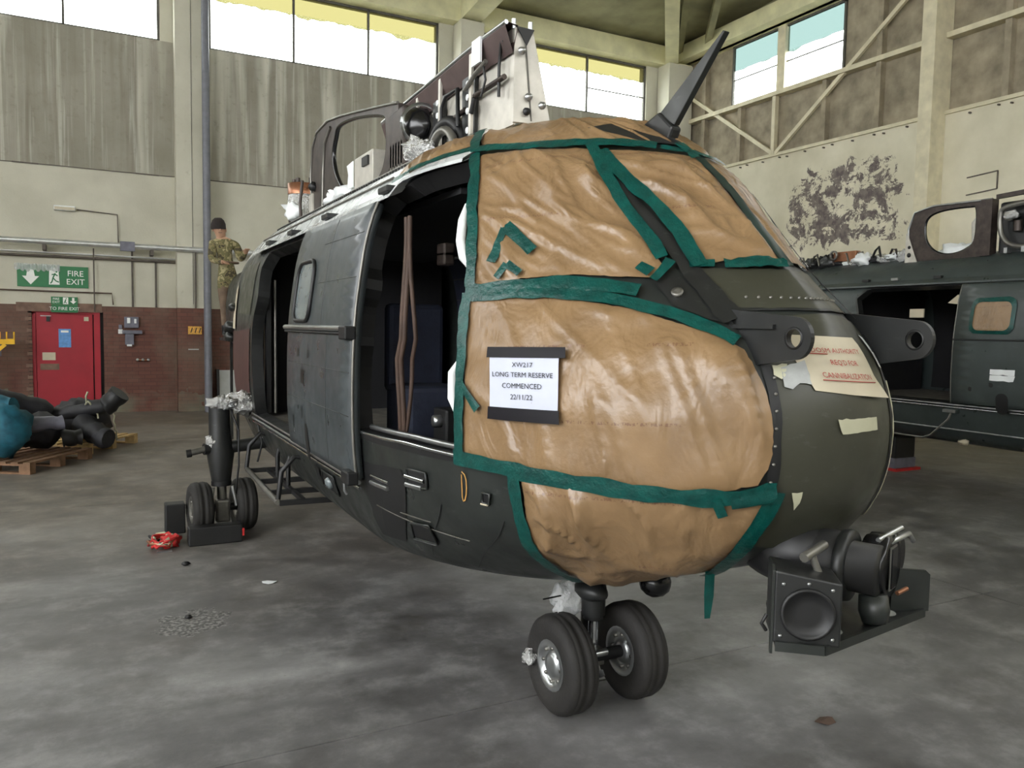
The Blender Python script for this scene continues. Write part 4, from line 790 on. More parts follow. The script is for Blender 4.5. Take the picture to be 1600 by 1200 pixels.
lc = Vector((.195, -1.42, 1.03)); MB().lathe([(0, -.08), (.10, -.075), (.108, -.05), (.108, 0), (.098, .014), (.085, .008), (0, .006)], lc, ax_, 30).build('lens_housing', 'black_gloss', K)
ls = Vector((-ax_.y, ax_.x, 0))
for nm, w_, z0, z1, o_, mt in (('lens_frame', .036, .955, 1.105, .012, 'dull_metal'), ('lens_window', .030, .962, 1.098, .016, 'black_gloss')):
    b0 = lc+ax_*o_-ls*0; MB().prism([Vector((b0.x, b0.y, 0))-ls*w_+Vector((0, 0, z0)), Vector((b0.x, b0.y, 0))+ls*w_+Vector((0, 0, z0)), Vector((b0.x, b0.y, 0))+ls*w_+Vector((0, 0, z1)), Vector((b0.x, b0.y, 0))-ls*w_+Vector((0, 0, z1))], ax_*.004).build(nm, mt, K)
MB().tube([lc+Vector((-.06, .0, .098)), lc+Vector((.10, .03, .118))], .009, 8).build('lens_bar', 'steel', K); MB().tube([lc+Vector((-.02, 0, .08)), lc+Vector((.10, 0, .105)), lc+Vector((.15, .02, .07))], .009, 8).build('lens_bar', 'steel', K); MB().tube([lc+Vector((.01, -.03, -.085)), lc+Vector((.06, -.03, -.075))], .008, 8).build('lens_bar', 'copper', K)
MB().lathe([(0, -.1), (.07, -.1), (.078, -.02), (.07, .0), (0, -.01)], (.335, -1.36, 1.035), ax_, 24).build('second_lens', 'black_gloss', K)
MB().prism([(.265, -1.385, .855), (.385, -1.445, .855), (.385, -1.445, .985), (.37, -1.4375, 1.0), (.265, -1.385, 1.005)], (.006, .012, 0)).build('shield_plate', 'hull', K)
MB().lathe([(0, -.02), (.04, -.02), (.05, .02), (.045, .07), (0, .07)], (.09, -1.455, .885), (0, .15, 1), 16).build('mount_foot', 'hull', K)
MB().tube([(-.215, -1.42, 1.11), (-.10, -1.40, 1.135)], .016, 10).build('mount_pin', 'dull_metal', K); MB().tube([(-.175, -1.42, 1.11), (-.155, -1.43, 1.055)], .012, 8).build('mount_pin', 'dull_metal', K); MB().tube([(-.345, -1.40, .89), (-.365, -1.40, .915), (-.345, -1.40, .94)], .006, 6).build('handle_loop', 'black', K)

# --- roof: open transmission cowling, intake frame, hoses, foil
R_ = MB(); X0 = -.40
W0 = lambda y, z, dx=0: (X0+dx, y, z)
ck = MB().prism([W0(.28, 2.80), W0(2.12, 2.80), W0(2.12, 3.18), W0(1.05, 3.235), W0(.8, 3.25), W0(.30, 3.255)], (.012, 0, 0)).build('cowling_side', 'alu_sheet', H)
MB().prism([(-.405, .27, 2.81), (-.215, .24, 2.81), (-.305, .27, 3.25), (-.40, .28, 3.255)], (0, .014, 0)).build('cowling_front', 'alu_sheet', ck)
MB().bar((-.315, .255, 2.82), (-.35, .262, 3.2), .006, .006).build('front_seam', 'frame_dark', ck); MB().prism([(-.395, .27, 3.256), (-.305, .262, 3.25), (-.345, .262, 3.17)], (0, -.006, 0)).build('front_notch', 'black', ck)
for x, z in ((-.335, 2.93), (-.345, 2.86), (-.26, 2.90), (-.375, 3.14)): MB().lathe([(0, .02), (.014, .018), (.02, 0)], (x, .25, z), (0, -1, 0), 10).build('front_bolt', 'steel' if z != 2.86 else 'black', ck)
for y in (.68, 1.10, 1.46): 
    b = MB(); b.prism([W0(y, 2.80, -.002), W0(y+.16, 2.80, -.002), W0(y+.16, 3.2, -.002), W0(y-.04, 3.245, -.002), W0(y, 3.16, -.002)], (-.02, 0, 0)); rb = b.build('cowling_rib', 'hull_dark', ck)
    MB().bar(W0(y-.005, 2.82, -.045), W0(y-.005, 3.235, -.045), .03, .014).build('rib_flange', 'alu_sheet', rb)
    for z in (2.86, 2.96, 3.03, 3.10): MB().lathe([(0, .006), (.015, .005), (.018, 0)], W0(y+.05, z, -.04), (-1, 0, 0), 10).build('rib_fastener', 'white_plastic', rb)
tp = [(2.95, 3.06), (2.12, 3.19), (1.6, 3.215), (1.05, 3.24), (.8, 3.252), (.5, 3.262), (.27, 3.262)]
vs = []
for y, z in tp: vs += [W0(y, z, .015), W0(y, z+.008, -.05), W0(y, z-.012, -.055), W0(y, z-.13, -.012)]
MB().add(vs, [(4*i+k, 4*i+(k+1) % 4, 4*i+4+(k+1) % 4, 4*i+4+k) for i in range(1, len(tp)-1) for k in range(4)]).build('cowling_top_edge', 'primer_brown', ck)
MB().tube([W0(y, z+.006, -.05) for y, z in tp[1:]], .012, 6).build('edge_bead', 'steel', ck)
for y in (.52, 1.85): MB().box(W0(y, 3.15, -.07), W0(y+.10, 3.275, -.058)).build('paper_tag', 'white_plastic', ck)
MB().tube([W0(.32, 3.03, -.03), W0(.74, 3.02, -.03)], .014, 8).build('stringer', 'brown_metal', ck); MB().tube([W0(.78, 2.98, -.03), W0(1.1, 2.95, -.03)], .014, 8).build('stringer', 'brown_metal', ck)
MB().tube([W0(.72, 3.06, -.06), W0(.60, 3.11, -.06), W0(.50, 3.13, -.06), W0(.47, 3.14, -.06)], .012, 8).build('control_rod', 'dull_metal', ck); MB().tube([W0(.50, 3.13, -.06), W0(.47, 3.05, -.06), W0(.52, 2.98, -.06)], .006, 6).build('control_rod', 'black', ck); MB().tube([W0(.62, 3.0, -.05), W0(.66, 2.93, -.05)], .014, 6).build('control_rod', 'black', ck)
MB().tube([W0(1.06, 2.9, -.05), W0(1.06, 3.05, -.05), W0(1.0, 3.1, -.05), W0(.84, 3.1, -.05), W0(.83, 2.9, -.05)], .012, 6).build('pipe_run', 'black', ck); MB().tube([W0(.33, 3.20, -.03), W0(.36, 3.21, -.03), W0(.38, 3.1, -.03), W0(.38, 2.95, -.03)], .009, 6).build('pipe_run', 'black', ck)
for x, y in ((-.40, .29), (-.31, .29)): MB().tube([(x, y, 3.25), (x, y, 3.295)], .012, 8).build('lifting_stud', 'steel', ck)
# intake frame plate with rounded opening
def frame_plate(par, X, outer, hole, mat, th=.03):
    pts = [Vector(p) for p in outer]+[Vector(p) for p in hole]; no, nh = len(outer), len(hole)
    r_ = geometry.delaunay_2d_cdt(pts, [(i, (i+1) % no) for i in range(no)]+[(no+i, no+(i+1) % nh) for i in range(nh)], [], 1, 1e-6)
    fs = [f for f in r_[2] if not inside(tuple(sum((r_[0][i] for i in f), Vector((0, 0)))/len(f)), hole)]
    o = MB().add([(X, v.x, v.y) for v in r_[0]], fs).build('intake_frame', mat, par); s = o.modifiers.new('solid', 'SOLIDIFY'); s.thickness = th; s.offset = 0
    MB().tube([(X, y, z) for y, z in hole], .018, 8, closed=True).build('frame_lip', 'black_gloss', o); return o
def smooth_loop(pts, n=6):
    out = []; m_ = len(pts)
    for i in range(m_):
        a, b, c, d = (Vector(pts[(i+k) % m_]) for k in (-1, 0, 1, 2))
        out += [tuple(.5*((2*b)+(-a+c)*f+(2*a-5*b+4*c-d)*f*f+(-a+3*b-3*c+d)*f**3)) for f in [j/n for j in range(n)]]
    return out
FX = -.50
o1 = [(3.82, 2.72), (3.86, 3.12), (3.80, 3.34), (3.66, 3.44), (3.31, 3.46), (2.90, 3.41), (2.51, 3.35), (1.80, 3.235), (1.60, 3.20), (1.60, 2.80), (2.2, 2.74), (2.8, 2.72)]
h1 = smooth_loop([(3.10, 3.29), (2.98, 3.36), (2.5, 3.315), (1.93, 3.20), (1.85, 3.12), (1.85, 2.93), (2.0, 2.80), (2.4, 2.76), (2.75, 2.80), (3.06, 2.98), (3.17, 3.16)])
FR = frame_plate(H, FX, o1, h1, 'brown_metal', .035); MB().tube([(FX-.02, y, z) for y, z in o1[:9]], .010, 8).build('frame_edge', 'dull_metal', FR); yb2 = MB().tube([(FX-.022, 3.45, 2.75), (FX-.022, 3.42, 3.1), (FX-.022, 3.38, 3.3), (FX-.022, 3.2, 3.39)], .012, 8).build('frame_bead', 'dull_metal', FR); MB().blob((FX-.03, 3.73, 3.0), .04, .3, 2).build('frame_hinge', 'black', FR)
MB().box((FX-.03, 3.76, 2.74), (FX-.01, 3.88, 2.95)).build('frame_foot', 'alu_sheet', FR)
MB().box((FX-.02, 1.50, 2.80), (FX+.35, 1.80, 3.17)).build('gearbox_case', 'brown_metal', H, .02); MB().blob((-.44, 1.42, 3.02), (.11, .13, .12), .12, 3, 20).build('turbine_inlet', 'black_gloss', H); MB().lathe([(.105, -.005), (.125, 0), (.105, .02)], (-.47, 1.33, 3.02), (-.5, -1, 0), 24).build('inlet_ring', 'steel', H)
for k in range(5): MB().box((-.52, 1.52+.05*k, 2.80), (-.505, 1.545+.05*k, 2.96)).build('case_fin', 'dull_metal', H)
MB().tube(arc((-.44, 1.0, 2.80), .16, 0.15, pi-.1, 12, (-.15, 1, 0), (0, 0, 1)), .035, 10).build('black_hose', 'black', H); MB().tube(arc((-.50, .92, 2.76), .13, .1, pi-.1, 12, (-.1, 1, 0), (0, 0, 1)), .025, 10).build('black_hose', 'dull_metal', H)
for c, r_, sd in (((-.52, 1.22, 2.83), (.09, .1, .07), 1), ((-.56, 1.05, 2.80), (.07, .1, .05), 2), ((-.48, 3.0, 2.80), (.12, .16, .07), 6), ((-.5, 2.75, 2.80), (.1, .12, .06), 7)): MB().blob(c, r_, .6, sd, 18).build('film_lump', 'white_plastic' if sd > 5 else 'foil', H)
MB().box((-.56, 1.98, 2.78), (-.44, 2.40, 2.99)).build('roof_box', 'alu_sheet', H, .006); MB().box((-.575, 2.05, 2.9), (-.56, 2.18, 2.96)).build('box_label', 'black', H); MB().prism([(-.57, 2.40, 2.98), (-.57, 2.56, 2.97), (-.57, 2.52, 2.90), (-.57, 2.55, 2.80), (-.57, 2.40, 2.80)], (.006, .0, 0)).build('white_sheet', 'white_plastic', H)
MB().lathe([(.15, 0), (.14, .10), (.13, .20)], (-.5, 4.25, 2.80), (0, 0, 1), 20).build('rotor_mast_stub', 'foil', H); MB().lathe([(.135, 0), (.135, .10), (0, .115)], (-.5, 4.25, 3.0), (0, 0, 1), 20).build('mast_cap', 'copper', H); MB().blob((-.58, 4.2, 2.85), (.1, .12, .09), .6, 3, 18).build('film_wrap', 'white_plastic', H)
for x, y in ((-.55, 4.22), (-.45, 4.15), (-.56, 4.33)): MB().tube([(x, y, 3.1), (x, y, 3.15)], .02, 8).build('mast_stud', 'brown_metal', H)
for y in (4.05, 4.5): MB().tube([(-.56, y, 2.72), (-.57, y, 2.9), (-.55, y, 3.1)], .014, 8).build('mast_bracket', 'brown_metal', H)
MB().blob((.2, .62, 2.90), (.12, .16, .035), .4, 8, 18).build('film_lump', 'film', H)
# ------------------------------------------------------------------ notices on the helicopter
def quad_fn(q, off):                                 # bilinear map of the unit square onto four (u, t) corners: bl, br, tr, tl
    def f(x, y):
        u = (q[0][0]*(1-x)+q[1][0]*x)*(1-y)+(q[3][0]*(1-x)+q[2][0]*x)*y; t = (q[0][1]*(1-x)+q[1][1]*x)*(1-y)+(q[3][1]*(1-x)+q[2][1]*x)*y
        return HP(u, t, off)
    return f
nq = [(-.647,.442),(-.523,.445),(-.519,.497),(-.645,.496)]
q = thing('reserve_notice', 'white typed notice with black tape on the lower cockpit paper', 'notice', (-.85, -.6, 1.5))
def at_root(o, root): o.matrix_parent_inverse = root.matrix_basis.inverted(); return o
bpy.context.view_layer.update()
at_root(patch('sheet', nq, 'paper_white', q, .030, .02), q)
at_root(patch('tape_strip', [(-.650,.4945),(-.507,.4965),(-.507,.5085),(-.648,.507)], 'tape_black', q, .034, .02), q); at_root(patch('tape_strip', [(-.650,.4325),(-.519,.4345),(-.520,.4465),(-.649,.4445)], 'tape_black', q, .034, .02), q)
g = quad_fn(nq, .0335); sc = lambda x, y: g(x, y)
lt = MB()
def put(lines, fn, mat, parent, asp):
    for s, size, x, y in lines:
        vs_, fs_ = text_verts(s, 1.0); b = MB().add([fn(x+v.x*size*.8, y+v.y*size*asp) for v in vs_], fs_); at_root(b.build('lettering', mat, parent), parent)
put([('XW217', .115, .50, .83), ('LONG TERM RESERVE', .115, .49, .635), ('COMMENCED', .115, .49, .43), ('22/11/22', .115, .49, .23)], g, 'ink_black', q, 1.15)
sq = [(-.098,.472),(.112,.466),(.088,.531),(-.150,.533)]
q = thing('authority_notice', 'cream notice with red hand lettering on the rounded nose door', 'notice', (0, -1.4, 1.6)); bpy.context.view_layer.update()
def curl(u, t, off): return HP(u, t, off+.02*max(0, (.485-t)/.02)*max(0, u)/.11)
at_root(patch('sheet', [(-.088,.474),(.118,.464),(.092,.522),(.083,.531),(-.155,.534),(-.150,.524)], 'paper_cream', q, .011, .02, pf=curl), q)
g2 = quad_fn(sq, .017)
def g3(x, y): return g2(x, y)+hnorm(0, .5)*.012*max(0, .35-y)*max(0, x)
put([('DOxM AUTHORITY'.replace('x', 'S'), .100, .535, .70), ("REQ'D FOR", .098, .55, .49), ('CANNIBALIZATION', .098, .545, .275)], g3, 'ink_red', q, 1.25)
for a, b, y in ((.17, .36, .635), (.18, .93, .20)): at_root(MB().tube([g3(a+(b-a)*i/6, y) for i in range(7)], .0016, 5).build('underline', 'ink_red', q), q)
for nm, pl, mt, lb, cat in (('masking_tape', [(-.041,.449),(.075,.449),(.078,.438),(-.029,.436)], 'masking', 'blank pale masking tape strip across the lower nose door', 'tape'), ('silver_tape', [(-.155,.495),(-.104,.503),(-.094,.479),(-.12,.481),(-.135,.475),(-.151,.477)], 'tape_silver', 'torn silver tape piece left of the cream notice', 'tape'),
                           ('masking_tape', [(-.171,.497),(-.141,.499),(-.147,.487),(-.155,.484),(-.169,.488)], 'masking', 'small torn masking tape scrap beside the silver tape', 'tape'), ('masking_tape', [(-.122,.39),(-.1,.39),(-.098,.381),(-.104,.374),(-.112,.381)], 'masking', 'small ragged tape scrap low on the nose door', 'tape')):
    tag(patch(nm, pl, mt, None, .0125, .015, rag=.003), lb, cat)
for u, t in ((.135,.535),(.15,.515)): tag(patch('masking_tape', [(u,t),(u+.02,t-.004),(u+.03,t-.022),(u+.012,t-.02)], 'white_plastic', None, .012, .012), 'white tape dab right of the cream notice, upper one' if t > .52 else 'white tape dab right of the cream notice, lower one', 'tape')

# ------------------------------------------------------------------ second helicopter
H2 = thing('helicopter', 'second dark helicopter hull standing behind, along the right edge', 'helicopter', (7.63, .26, 0), -radians(2))
fuselage(H2, 'hull_two', [OPA]); jamb(OPA, H2, 'hull_dark', .03)
def floor_poly(z, k): 
    t = t_of_z(z); return [tuple(hull(-1.5+.05*i, t)*k) for i in range(61)]
def cabin(par, y0):
    pl = [(max(-.93, min(.93, x*.94)), max(y0, y*1.0), 1.0) for x, y, z in floor_poly(1.0, 1.0)]
    MB().prism(pl, (0, 0, .03)).build('cabin_floor', 'cabin_floor', par)
    MB().box((-.86, 4.2, 1.0), (.86, 4.24, 2.5)).build('aft_bulkhead', 'interior_black', par)
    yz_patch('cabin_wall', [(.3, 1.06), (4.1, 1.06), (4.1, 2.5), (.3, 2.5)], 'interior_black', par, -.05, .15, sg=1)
cabin(H2, .2)
D = yz_patch('sliding_door', [(.82, 1.05), (2.36, 1.05), (2.36, 1.5), (2.36, 1.9), (2.36, 2.41), (1.6, 2.41), (.82, 2.41), (.82, 1.9), (.82, 1.5)], 'hull_two', H2, .055, .05, thick=.045)
wp = rrect(1.69, 2.15, 1.87, 2.21, .08); pv = yz_patch('window_paper', wp, 'kraft', D, .068, .02, wr=wrinkle(.008, 6, 4))
t_ = MB(); n = len(wp); vs = []
for i, (y, z) in enumerate(wp):
    cy, cz = y-1.92, z-2.04; k0, k1 = .93, 1.12; vs += [SP(1.92+cy*k0, 2.04+cz*k0, .078), SP(1.92+cy*k1+.01*random.random(), 2.04+cz*(k1+.06)+.01*random.random(), .066)]
t_.add(vs, [(2*i, 2*i+1, (2*i+3) % (2*n), (2*i+2) % (2*n)) for i in range(n)], True).build('tape_strip', 'tape', pv)
for z, h in ((1.40, .06), (1.335, .06)): yz_patch('label_strip', [(1.62, z), (1.90, z), (1.90, z+h), (1.62, z+h)], 'white_plastic', D, .060, .04, rag=.006)
yz_patch('door_slot', rrect(1.68, 1.82, .98, 1.20, .06, 4), 'black', D, .0585, .03); yz_patch('door_patch', rrect(2.10, 2.14, 1.20, 1.25, .015, 3), 'black', D, .0585, .03); yz_patch('door_patch', rrect(1.85, 1.9, 1.26, 1.31, .02, 3), 'hull_dark', D, .0585, .03)
yz_tube([(.82, 1.78), (2.36, 1.78)], .010, .06).build('door_rail', 'hull_dark', D); yz_tube([(2.36, 1.05), (2.36, 1.5), (2.36, 2.0), (2.36, 2.41)], .012, .045).build('door_edge', 'dull_metal', D)
for zo, r_, mt in ((1.025, .010, 'steel'), (.995, .008, 'chrome')): yz_tube([(.84, zo), (3.86, zo)], r_, .03).build('door_track', mt, H2)
yz_tube([(.9, .72), (4.0, .72)], .010, .012).build('lower_rail', 'steel', H2)
gp = [SP(y, 2.455, 0) for y in [.3+.2*i for i in range(24)]]; vs = []
for p in gp: vs += [p+Vector((.01, 0, .06)), p+Vector((-.05, 0, .01)), p+Vector((-.055, 0, -.012)), p+Vector((.01, 0, .02))]
MB().add(vs, [(4*i+k, 4*i+(k+1) % 4, 4*i+4+(k+1) % 4, 4*i+4+k) for i in range(len(gp)-1) for k in range(4)]).build('roof_gutter', 'hull_two', H2)
for y, mt in ((3.35, 'steel'), (2.75, 'hull_dark'), (3.8, 'hull_dark')): c = SP(y, 2.52, .02); MB().box((c.x-.02, c.y-.05, c.z-.01), (c.x+.03, c.y+.05, c.z+.02)).build('gutter_clip', mt, H2)
c = SP(2.38, .95, .02); MB().tube([c, c+Vector((-.03, .02, -.1)), c+Vector((-.02, .25, -.32)), c+Vector((-.02, .35, -.36)), c+Vector((-.02, 1.4, -.36))], .012, 8).build('step_rod', 'dull_metal', H2); MB().box((c.x-.06, c.y-.08, c.z-.02), (c.x+.02, c.y+.08, c.z+.015)).build('rod_bracket', 'steel', H2)
for y, r_, x in ((2.35, .05, -.78), (1.55, .1, -.72)): MB().blob((x, y, .56), (r_, r_*1.2, r_*.7), .5, y, 16).build('film_wrap', 'foil' if r_ > .06 else 'paper_cream', H2)
MB().box((-.62, 3.1, 2.05), (-.6, 3.3, 2.16)).build('hanging_card', 'paper_cream', H2); MB().prism([(-.75, 2.55, 2.32), (-.75, 2.68, 2.22), (-.75, 2.5, 2.2)], (.01, 0, 0)).build('hanging_card', 'paper_cream', H2)
o2 = [(3.42, 2.76), (3.44, 3.2), (3.36, 3.40), (3.1, 3.455), (2.5, 3.44), (2.33, 3.44), (2.33, 2.78), (2.9, 2.76)]
h2 = smooth_loop([(3.2, 3.28), (3.02, 3.38), (2.62, 3.39), (2.53, 3.34), (2.53, 3.0), (2.64, 2.88), (2.85, 2.83), (3.05, 2.88), (3.19, 3.04)])
F2 = frame_plate(H2, -.52, o2, h2, 'brown_metal', .04); MB().tube([(-.54, y, z) for y, z in o2[:6]], .014, 8).build('frame_edge', 'steel', F2); MB().prism([(-.56, 3.46, 2.76), (-.56, 3.28, 2.76), (-.56, 3.43, 3.12), (-.56, 3.46, 3.15)], (.012, 0, 0)).build('frame_foot', 'alu_sheet', F2)
for z, r_ in ((2.86, .03), (2.96, .022)): MB().lathe([(0, .004), (r_, .003), (r_, 0)], (-.562, 3.40, z), (-1, 0, 0), 14).build('foot_hole', 'black', F2)
MB().blob((-.38, 2.85, 2.86), (.1, .28, .10), .6, 11, 18).build('film_lump', 'white_plastic', H2); MB().tube([(-.4, 2.62, 2.9), (-.4, 2.64, 3.2), (-.4, 2.52, 3.34)], .03, 8).build('duct', 'alu_sheet', H2)
MB().box((-.56, 2.32, 2.78), (-.44, 2.46, 3.44)).build('frame_post', 'brown_metal', H2)
hs = smooth_loop([(2.22, 3.2), (2.15, 3.32), (1.7, 3.36), (1.2, 3.36), (1.1, 3.2), (1.15, 2.95), (1.5, 2.86), (2.0, 2.86), (2.18, 2.98)])
MB().tube([(-.55, y, z) for y, z in hs], .03, 8, closed=True).build('engine_ring', 'dull_metal', H2); MB().box((-.45, 1.0, 2.78), (.2, 2.3, 3.4)).build('engine_case', 'hull_dark', H2, .03)
for k in range(8): MB().tube([(-.48, 2.05-.13*k, 3.04), (-.48, 2.05-.13*k, 3.16)], .05, 12).build('burner_can', 'brown_metal', H2)
MB().bar((-.5, 2.3, 3.46), (-.5, 1.0, 3.52), .05, .05).build('top_rail', 'brown_metal', H2)
for k in range(4): MB().blob((-.54, 1.35+.25*k, 3.22), (.06, .09, .05), .6, k+30, 14).build('foil_wrap', 'foil', H2); MB().box((-.58, 1.5+.2*k, 2.79), (-.5, 1.54+.2*k, 2.85)).build('case_lug', 'steel', H2)
rnd = random.Random(3)
for k in range(16):
    y = 3.55+.16*k; MB().blob((-.46+.12*rnd.random(), y, 2.84+.03*rnd.random()), (.09+.07*rnd.random(), .10+.05*rnd.random(), .05+.07*rnd.random()), .7, k+40, 16).build('roof_wrapping', rnd.choice(['foil', 'foil', 'hull_dark', 'white_plastic', 'dark_wrap']), H2)
for k in range(9):
    y = 3.6+.27*k; MB().tube([(-.5, y, 2.82), (-.5, y+.05, 2.93+.1*rnd.random()), (-.48, y+.12, 2.97), (-.47, y+.2, 2.83)], .016, 7).build('roof_hose', rnd.choice(['brown_metal', 'black', 'dull_metal']), H2)
MB().box((-.5, 4.3, 2.86), (-.4, 4.7, 3.0)).build('actuator_box', 'copper', H2, .01); MB().lathe([(.05, 0), (.07, 0), (.07, .03), (.05, .03)], (-.52, 4.66, 2.95), (-1, 0, 0), 16).build('actuator_ring', 'dull_metal', H2)
q = thing('support_block', 'black support block with red base under the second helicopter', 'support block', (7.52, 3.95, 0))
MB().box((-.25, -.16, .03), (.16, .2, .46)).build('block', 'black', q, .02); MB().box((-.26, -.17, .03), (.17, .1, .17)).build('lower_pad', 'grey_plastic', q, .01); MB().box((-.30, -.22, 0), (.21, .22, .035)).build('base', 'red', q)
G = MB().tube([(-1.2, 4.05, 1.1), (-1.2, 4.05, .4)], .08, 14).build('main_gear', 'hull_dark', H2); MB().tube([(-1.2, 4.05, .45), (-1.2, 4.05, .2)], .04, 10).build('oleo', 'dull_metal', G); MB().tube([(-1.4, 4.05, .23), (-1.0, 4.05, .23)], .03, 8).build('axle', 'black', G); MB().tube([(-1.2, 4.05, .8), (-.85, 4.05, .8)], .05, 10).build('trunnion', 'hull_dark', G)
wheel(G, (-1.38, 4.05, .23), .23, .16); wheel(G, (-1.02, 4.05, .23), .23, .16)

# ------------------------------------------------------------------ floor things
q = thing('wheel_chock', 'black rubber chock against the front of the left main wheels', 'chock', (-1.36, 3.70, 0))
MB().prism([(-.20, -.06, 0), (-.20, .10, 0), (-.20, .07, .15), (-.20, -.05, .15)], (.42, 0, 0)).build('block', 'black', q, .01); MB().box((.20, -.05, .05), (.235, -.02, .11)).build('red_tab', 'red', q)
q = thing('wheel_chock', 'black block standing at the outer side of the left main wheels', 'chock', (-1.60, 4.18, 0)); MB().box((-.10, -.06, 0), (.06, .08, .26)).build('block', 'black', q, .01)
q = thing('strap_bundle', 'tangled red and white strap bundle beside the main wheel chock', 'strap', (-1.74, 3.74, 0))
for k in range(7):
    pts = []; a0 = rnd.random()*6
    for i in range(12): pts.append((.13*cos(a0+i*.6)*(.4+.6*rnd.random()), .12*sin(a0+i*.6), .02+.09*rnd.random()*(1-.3*k/7)))
    MB().tube(pts, .012, 6).build('strap', ('red', 'red', 'masking', 'red', 'copper', 'black', 'masking')[k], q)
MB().blob((.05, -.02, .05), (.08, .08, .05), .5, 3).build('strap_knot', 'red', q); MB().box((-.06, -.17, .0), (.05, -.14, .012)).build('buckle', 'steel', q)
def scrap(nm, lb, x, y, r, mt, cat='debris'):
    b = MB(); n = 7; P = [(r*(.6+.6*rnd.random())*cos(6.283*i/n), r*(.25+.3*rnd.random())*sin(6.283*i/n), .004+.02*rnd.random()) for i in range(n)]
    b.add([(x+px, y+py, pz) for px, py, pz in P]+[(x, y, .02)], [(i, (i+1) % n, n) for i in range(n)]); o = b.build(nm, mt); s = o.modifiers.new('solid', 'SOLIDIFY'); s.thickness = .003; return tag(o, lb, cat)
scrap('paper_scrap', 'small white paper scrap lying on the open floor left of the hull', -1.15, 2.45, .05, 'white_plastic', 'scrap'); scrap('leaf_scrap', 'small dry leaf on the floor right of the nose wheels', .81, -.68, .06, 'cable_brown', 'scrap')
tag(MB().blob((-1.63, 3.14, .014), (.03, .03, .017), .3, 4, 10).build('pebble', 'black'), 'small dark pebble on the floor in front of the main wheels', 'pebble'); tag(MB().blob((-1.72, 1.98, .01), (.022, .02, .012), .3, 6, 10).build('pebble', 'black'), 'tiny dark pebble beside the oil patch on the floor', 'pebble')

# pallets and wrapped parts
def pallet(lb, cx, cy, a, mt):
    q = thing('wooden_pallet', lb, 'pallet', (cx, cy, 0), a, 'pallets on the far left floor')
    dk = MB().box((-.5, -.6, .122), (-.41, .6, .144)); me = None
    for k in range(7):
        x = -.5+.152*k
        if me is None: o = MB().box((-.044, -.6, .122), (.044, .6, .144)).build('deck_board', mt, q); me = o.data
        else: o = bpy.data.objects.new('deck_board', me); COL.objects.link(o); o.parent = q
        o.location.x = x+.044
    for y in (-.55, 0, .55):
        MB().box((-.5, y-.05, .10), (.5, y+.05, .122)).build('stringer_board', mt, q); MB().box((-.5, y-.05, 0), (.5, y+.05, .018)).build('base_board', mt, q)
        for x in (-.43, 0, .43): MB().box((x-.07, y-.05, .018), (x+.07, y+.05, .10)).build('block', mt, q)
    return q
PANG = -radians(32.5)
pallet('brown wooden pallet under the teal wrapped bundle', -3.02, 8.42, PANG, 'pallet_brown'); pallet('pale new wooden pallet, the one farther from the camera', -2.42, 9.75, PANG, 'pallet_wood')
0 and pallet('wooden pallet standing between the brown pallet and the pale one', -3.55, 9.35, PANG, 'pallet_brown')
def wrapped(nm, lb, parts, z0=.144):
    q = thing(nm, lb, 'wrapped part')
    for i, (pts, r, mt) in enumerate(parts):
        b = MB()
        if len(pts) == 1: b.blob(pts[0], r, .3, i+len(lb), 18)
        else:
            P = []; 
            for (a, c) in zip(pts, pts[1:]):
                for k in range(5): P.append(Vector(a).lerp(Vector(c), k/5)+Vector((rnd.uniform(-1, 1), rnd.uniform(-1, 1), rnd.uniform(-1, 1)))*.018)
            P.append(Vector(pts[-1])); R0 = r if isinstance(r, (list, tuple)) else (r, r)
            b.tube(P, [(R0[0]+(R0[1]-R0[0])*i_/(len(P)-1))*(1+.12*rnd.uniform(-1, 1)) for i_ in range(len(P))], 12)
        b.build('wrapping' if mt != 'masking' else 'cord', mt, q)
    return q
wrapped('rotor_head', 'black wrapped rotor head with boot-like arms on the pallets', [([(-2.42, 9.4, .46)], (.38, .36, .27), 'dark_wrap'), ([(-2.7, 9.2, .55), (-2.3, 9.0, .62), (-2.02, 8.95, .72)], (.09, .11), 'dark_wrap'), ([(-2.1, 8.97, .66), (-1.93, 8.93, .84)], (.12, .13), 'black'),
    ([(-2.4, 9.0, .42), (-2.25, 8.75, .34), (-2.08, 8.6, .26)], (.16, .13), 'dark_wrap'), ([(-2.8, 9.1, .6), (-3.2, 8.9, .78), (-3.5, 8.8, .9)], (.12, .10), 'dark_wrap'), ([(-2.35, 9.1, .6), (-2.32, 9.0, .86)], .012, 'masking'), ([(-2.05, 9.0, .75), (-2.0, 9.1, .45), (-1.97, 9.2, .16)], .012, 'masking'), ([(-2.45, 9.1, .5), (-2.3, 8.9, .75), (-2.2, 8.95, .5)], .012, 'masking')])
wrapped('gearbox_bundle', 'dark lumpy wrapped gearbox lying between the teal bundle and the rotor head', [([(-2.88, 8.68, .40)], (.30, .28, .21), 'dark_wrap'), ([(-2.95, 8.4, .5), (-2.6, 8.45, .52)], (.10, .09), 'grey_plastic'), ([(-2.6, 8.5, .32), (-2.4, 8.55, .31)], (.12, .10), 'black')])
wrapped('teal_bundle', 'teal cloth wrapped bundle at the left edge on the brown pallet', [([(-3.22, 8.08, .49)], (.30, .28, .33), 'teal_cloth'), ([(-3.3, 8.2, .8), (-3.1, 8.1, .78)], (.12, .1), 'teal_cloth')])

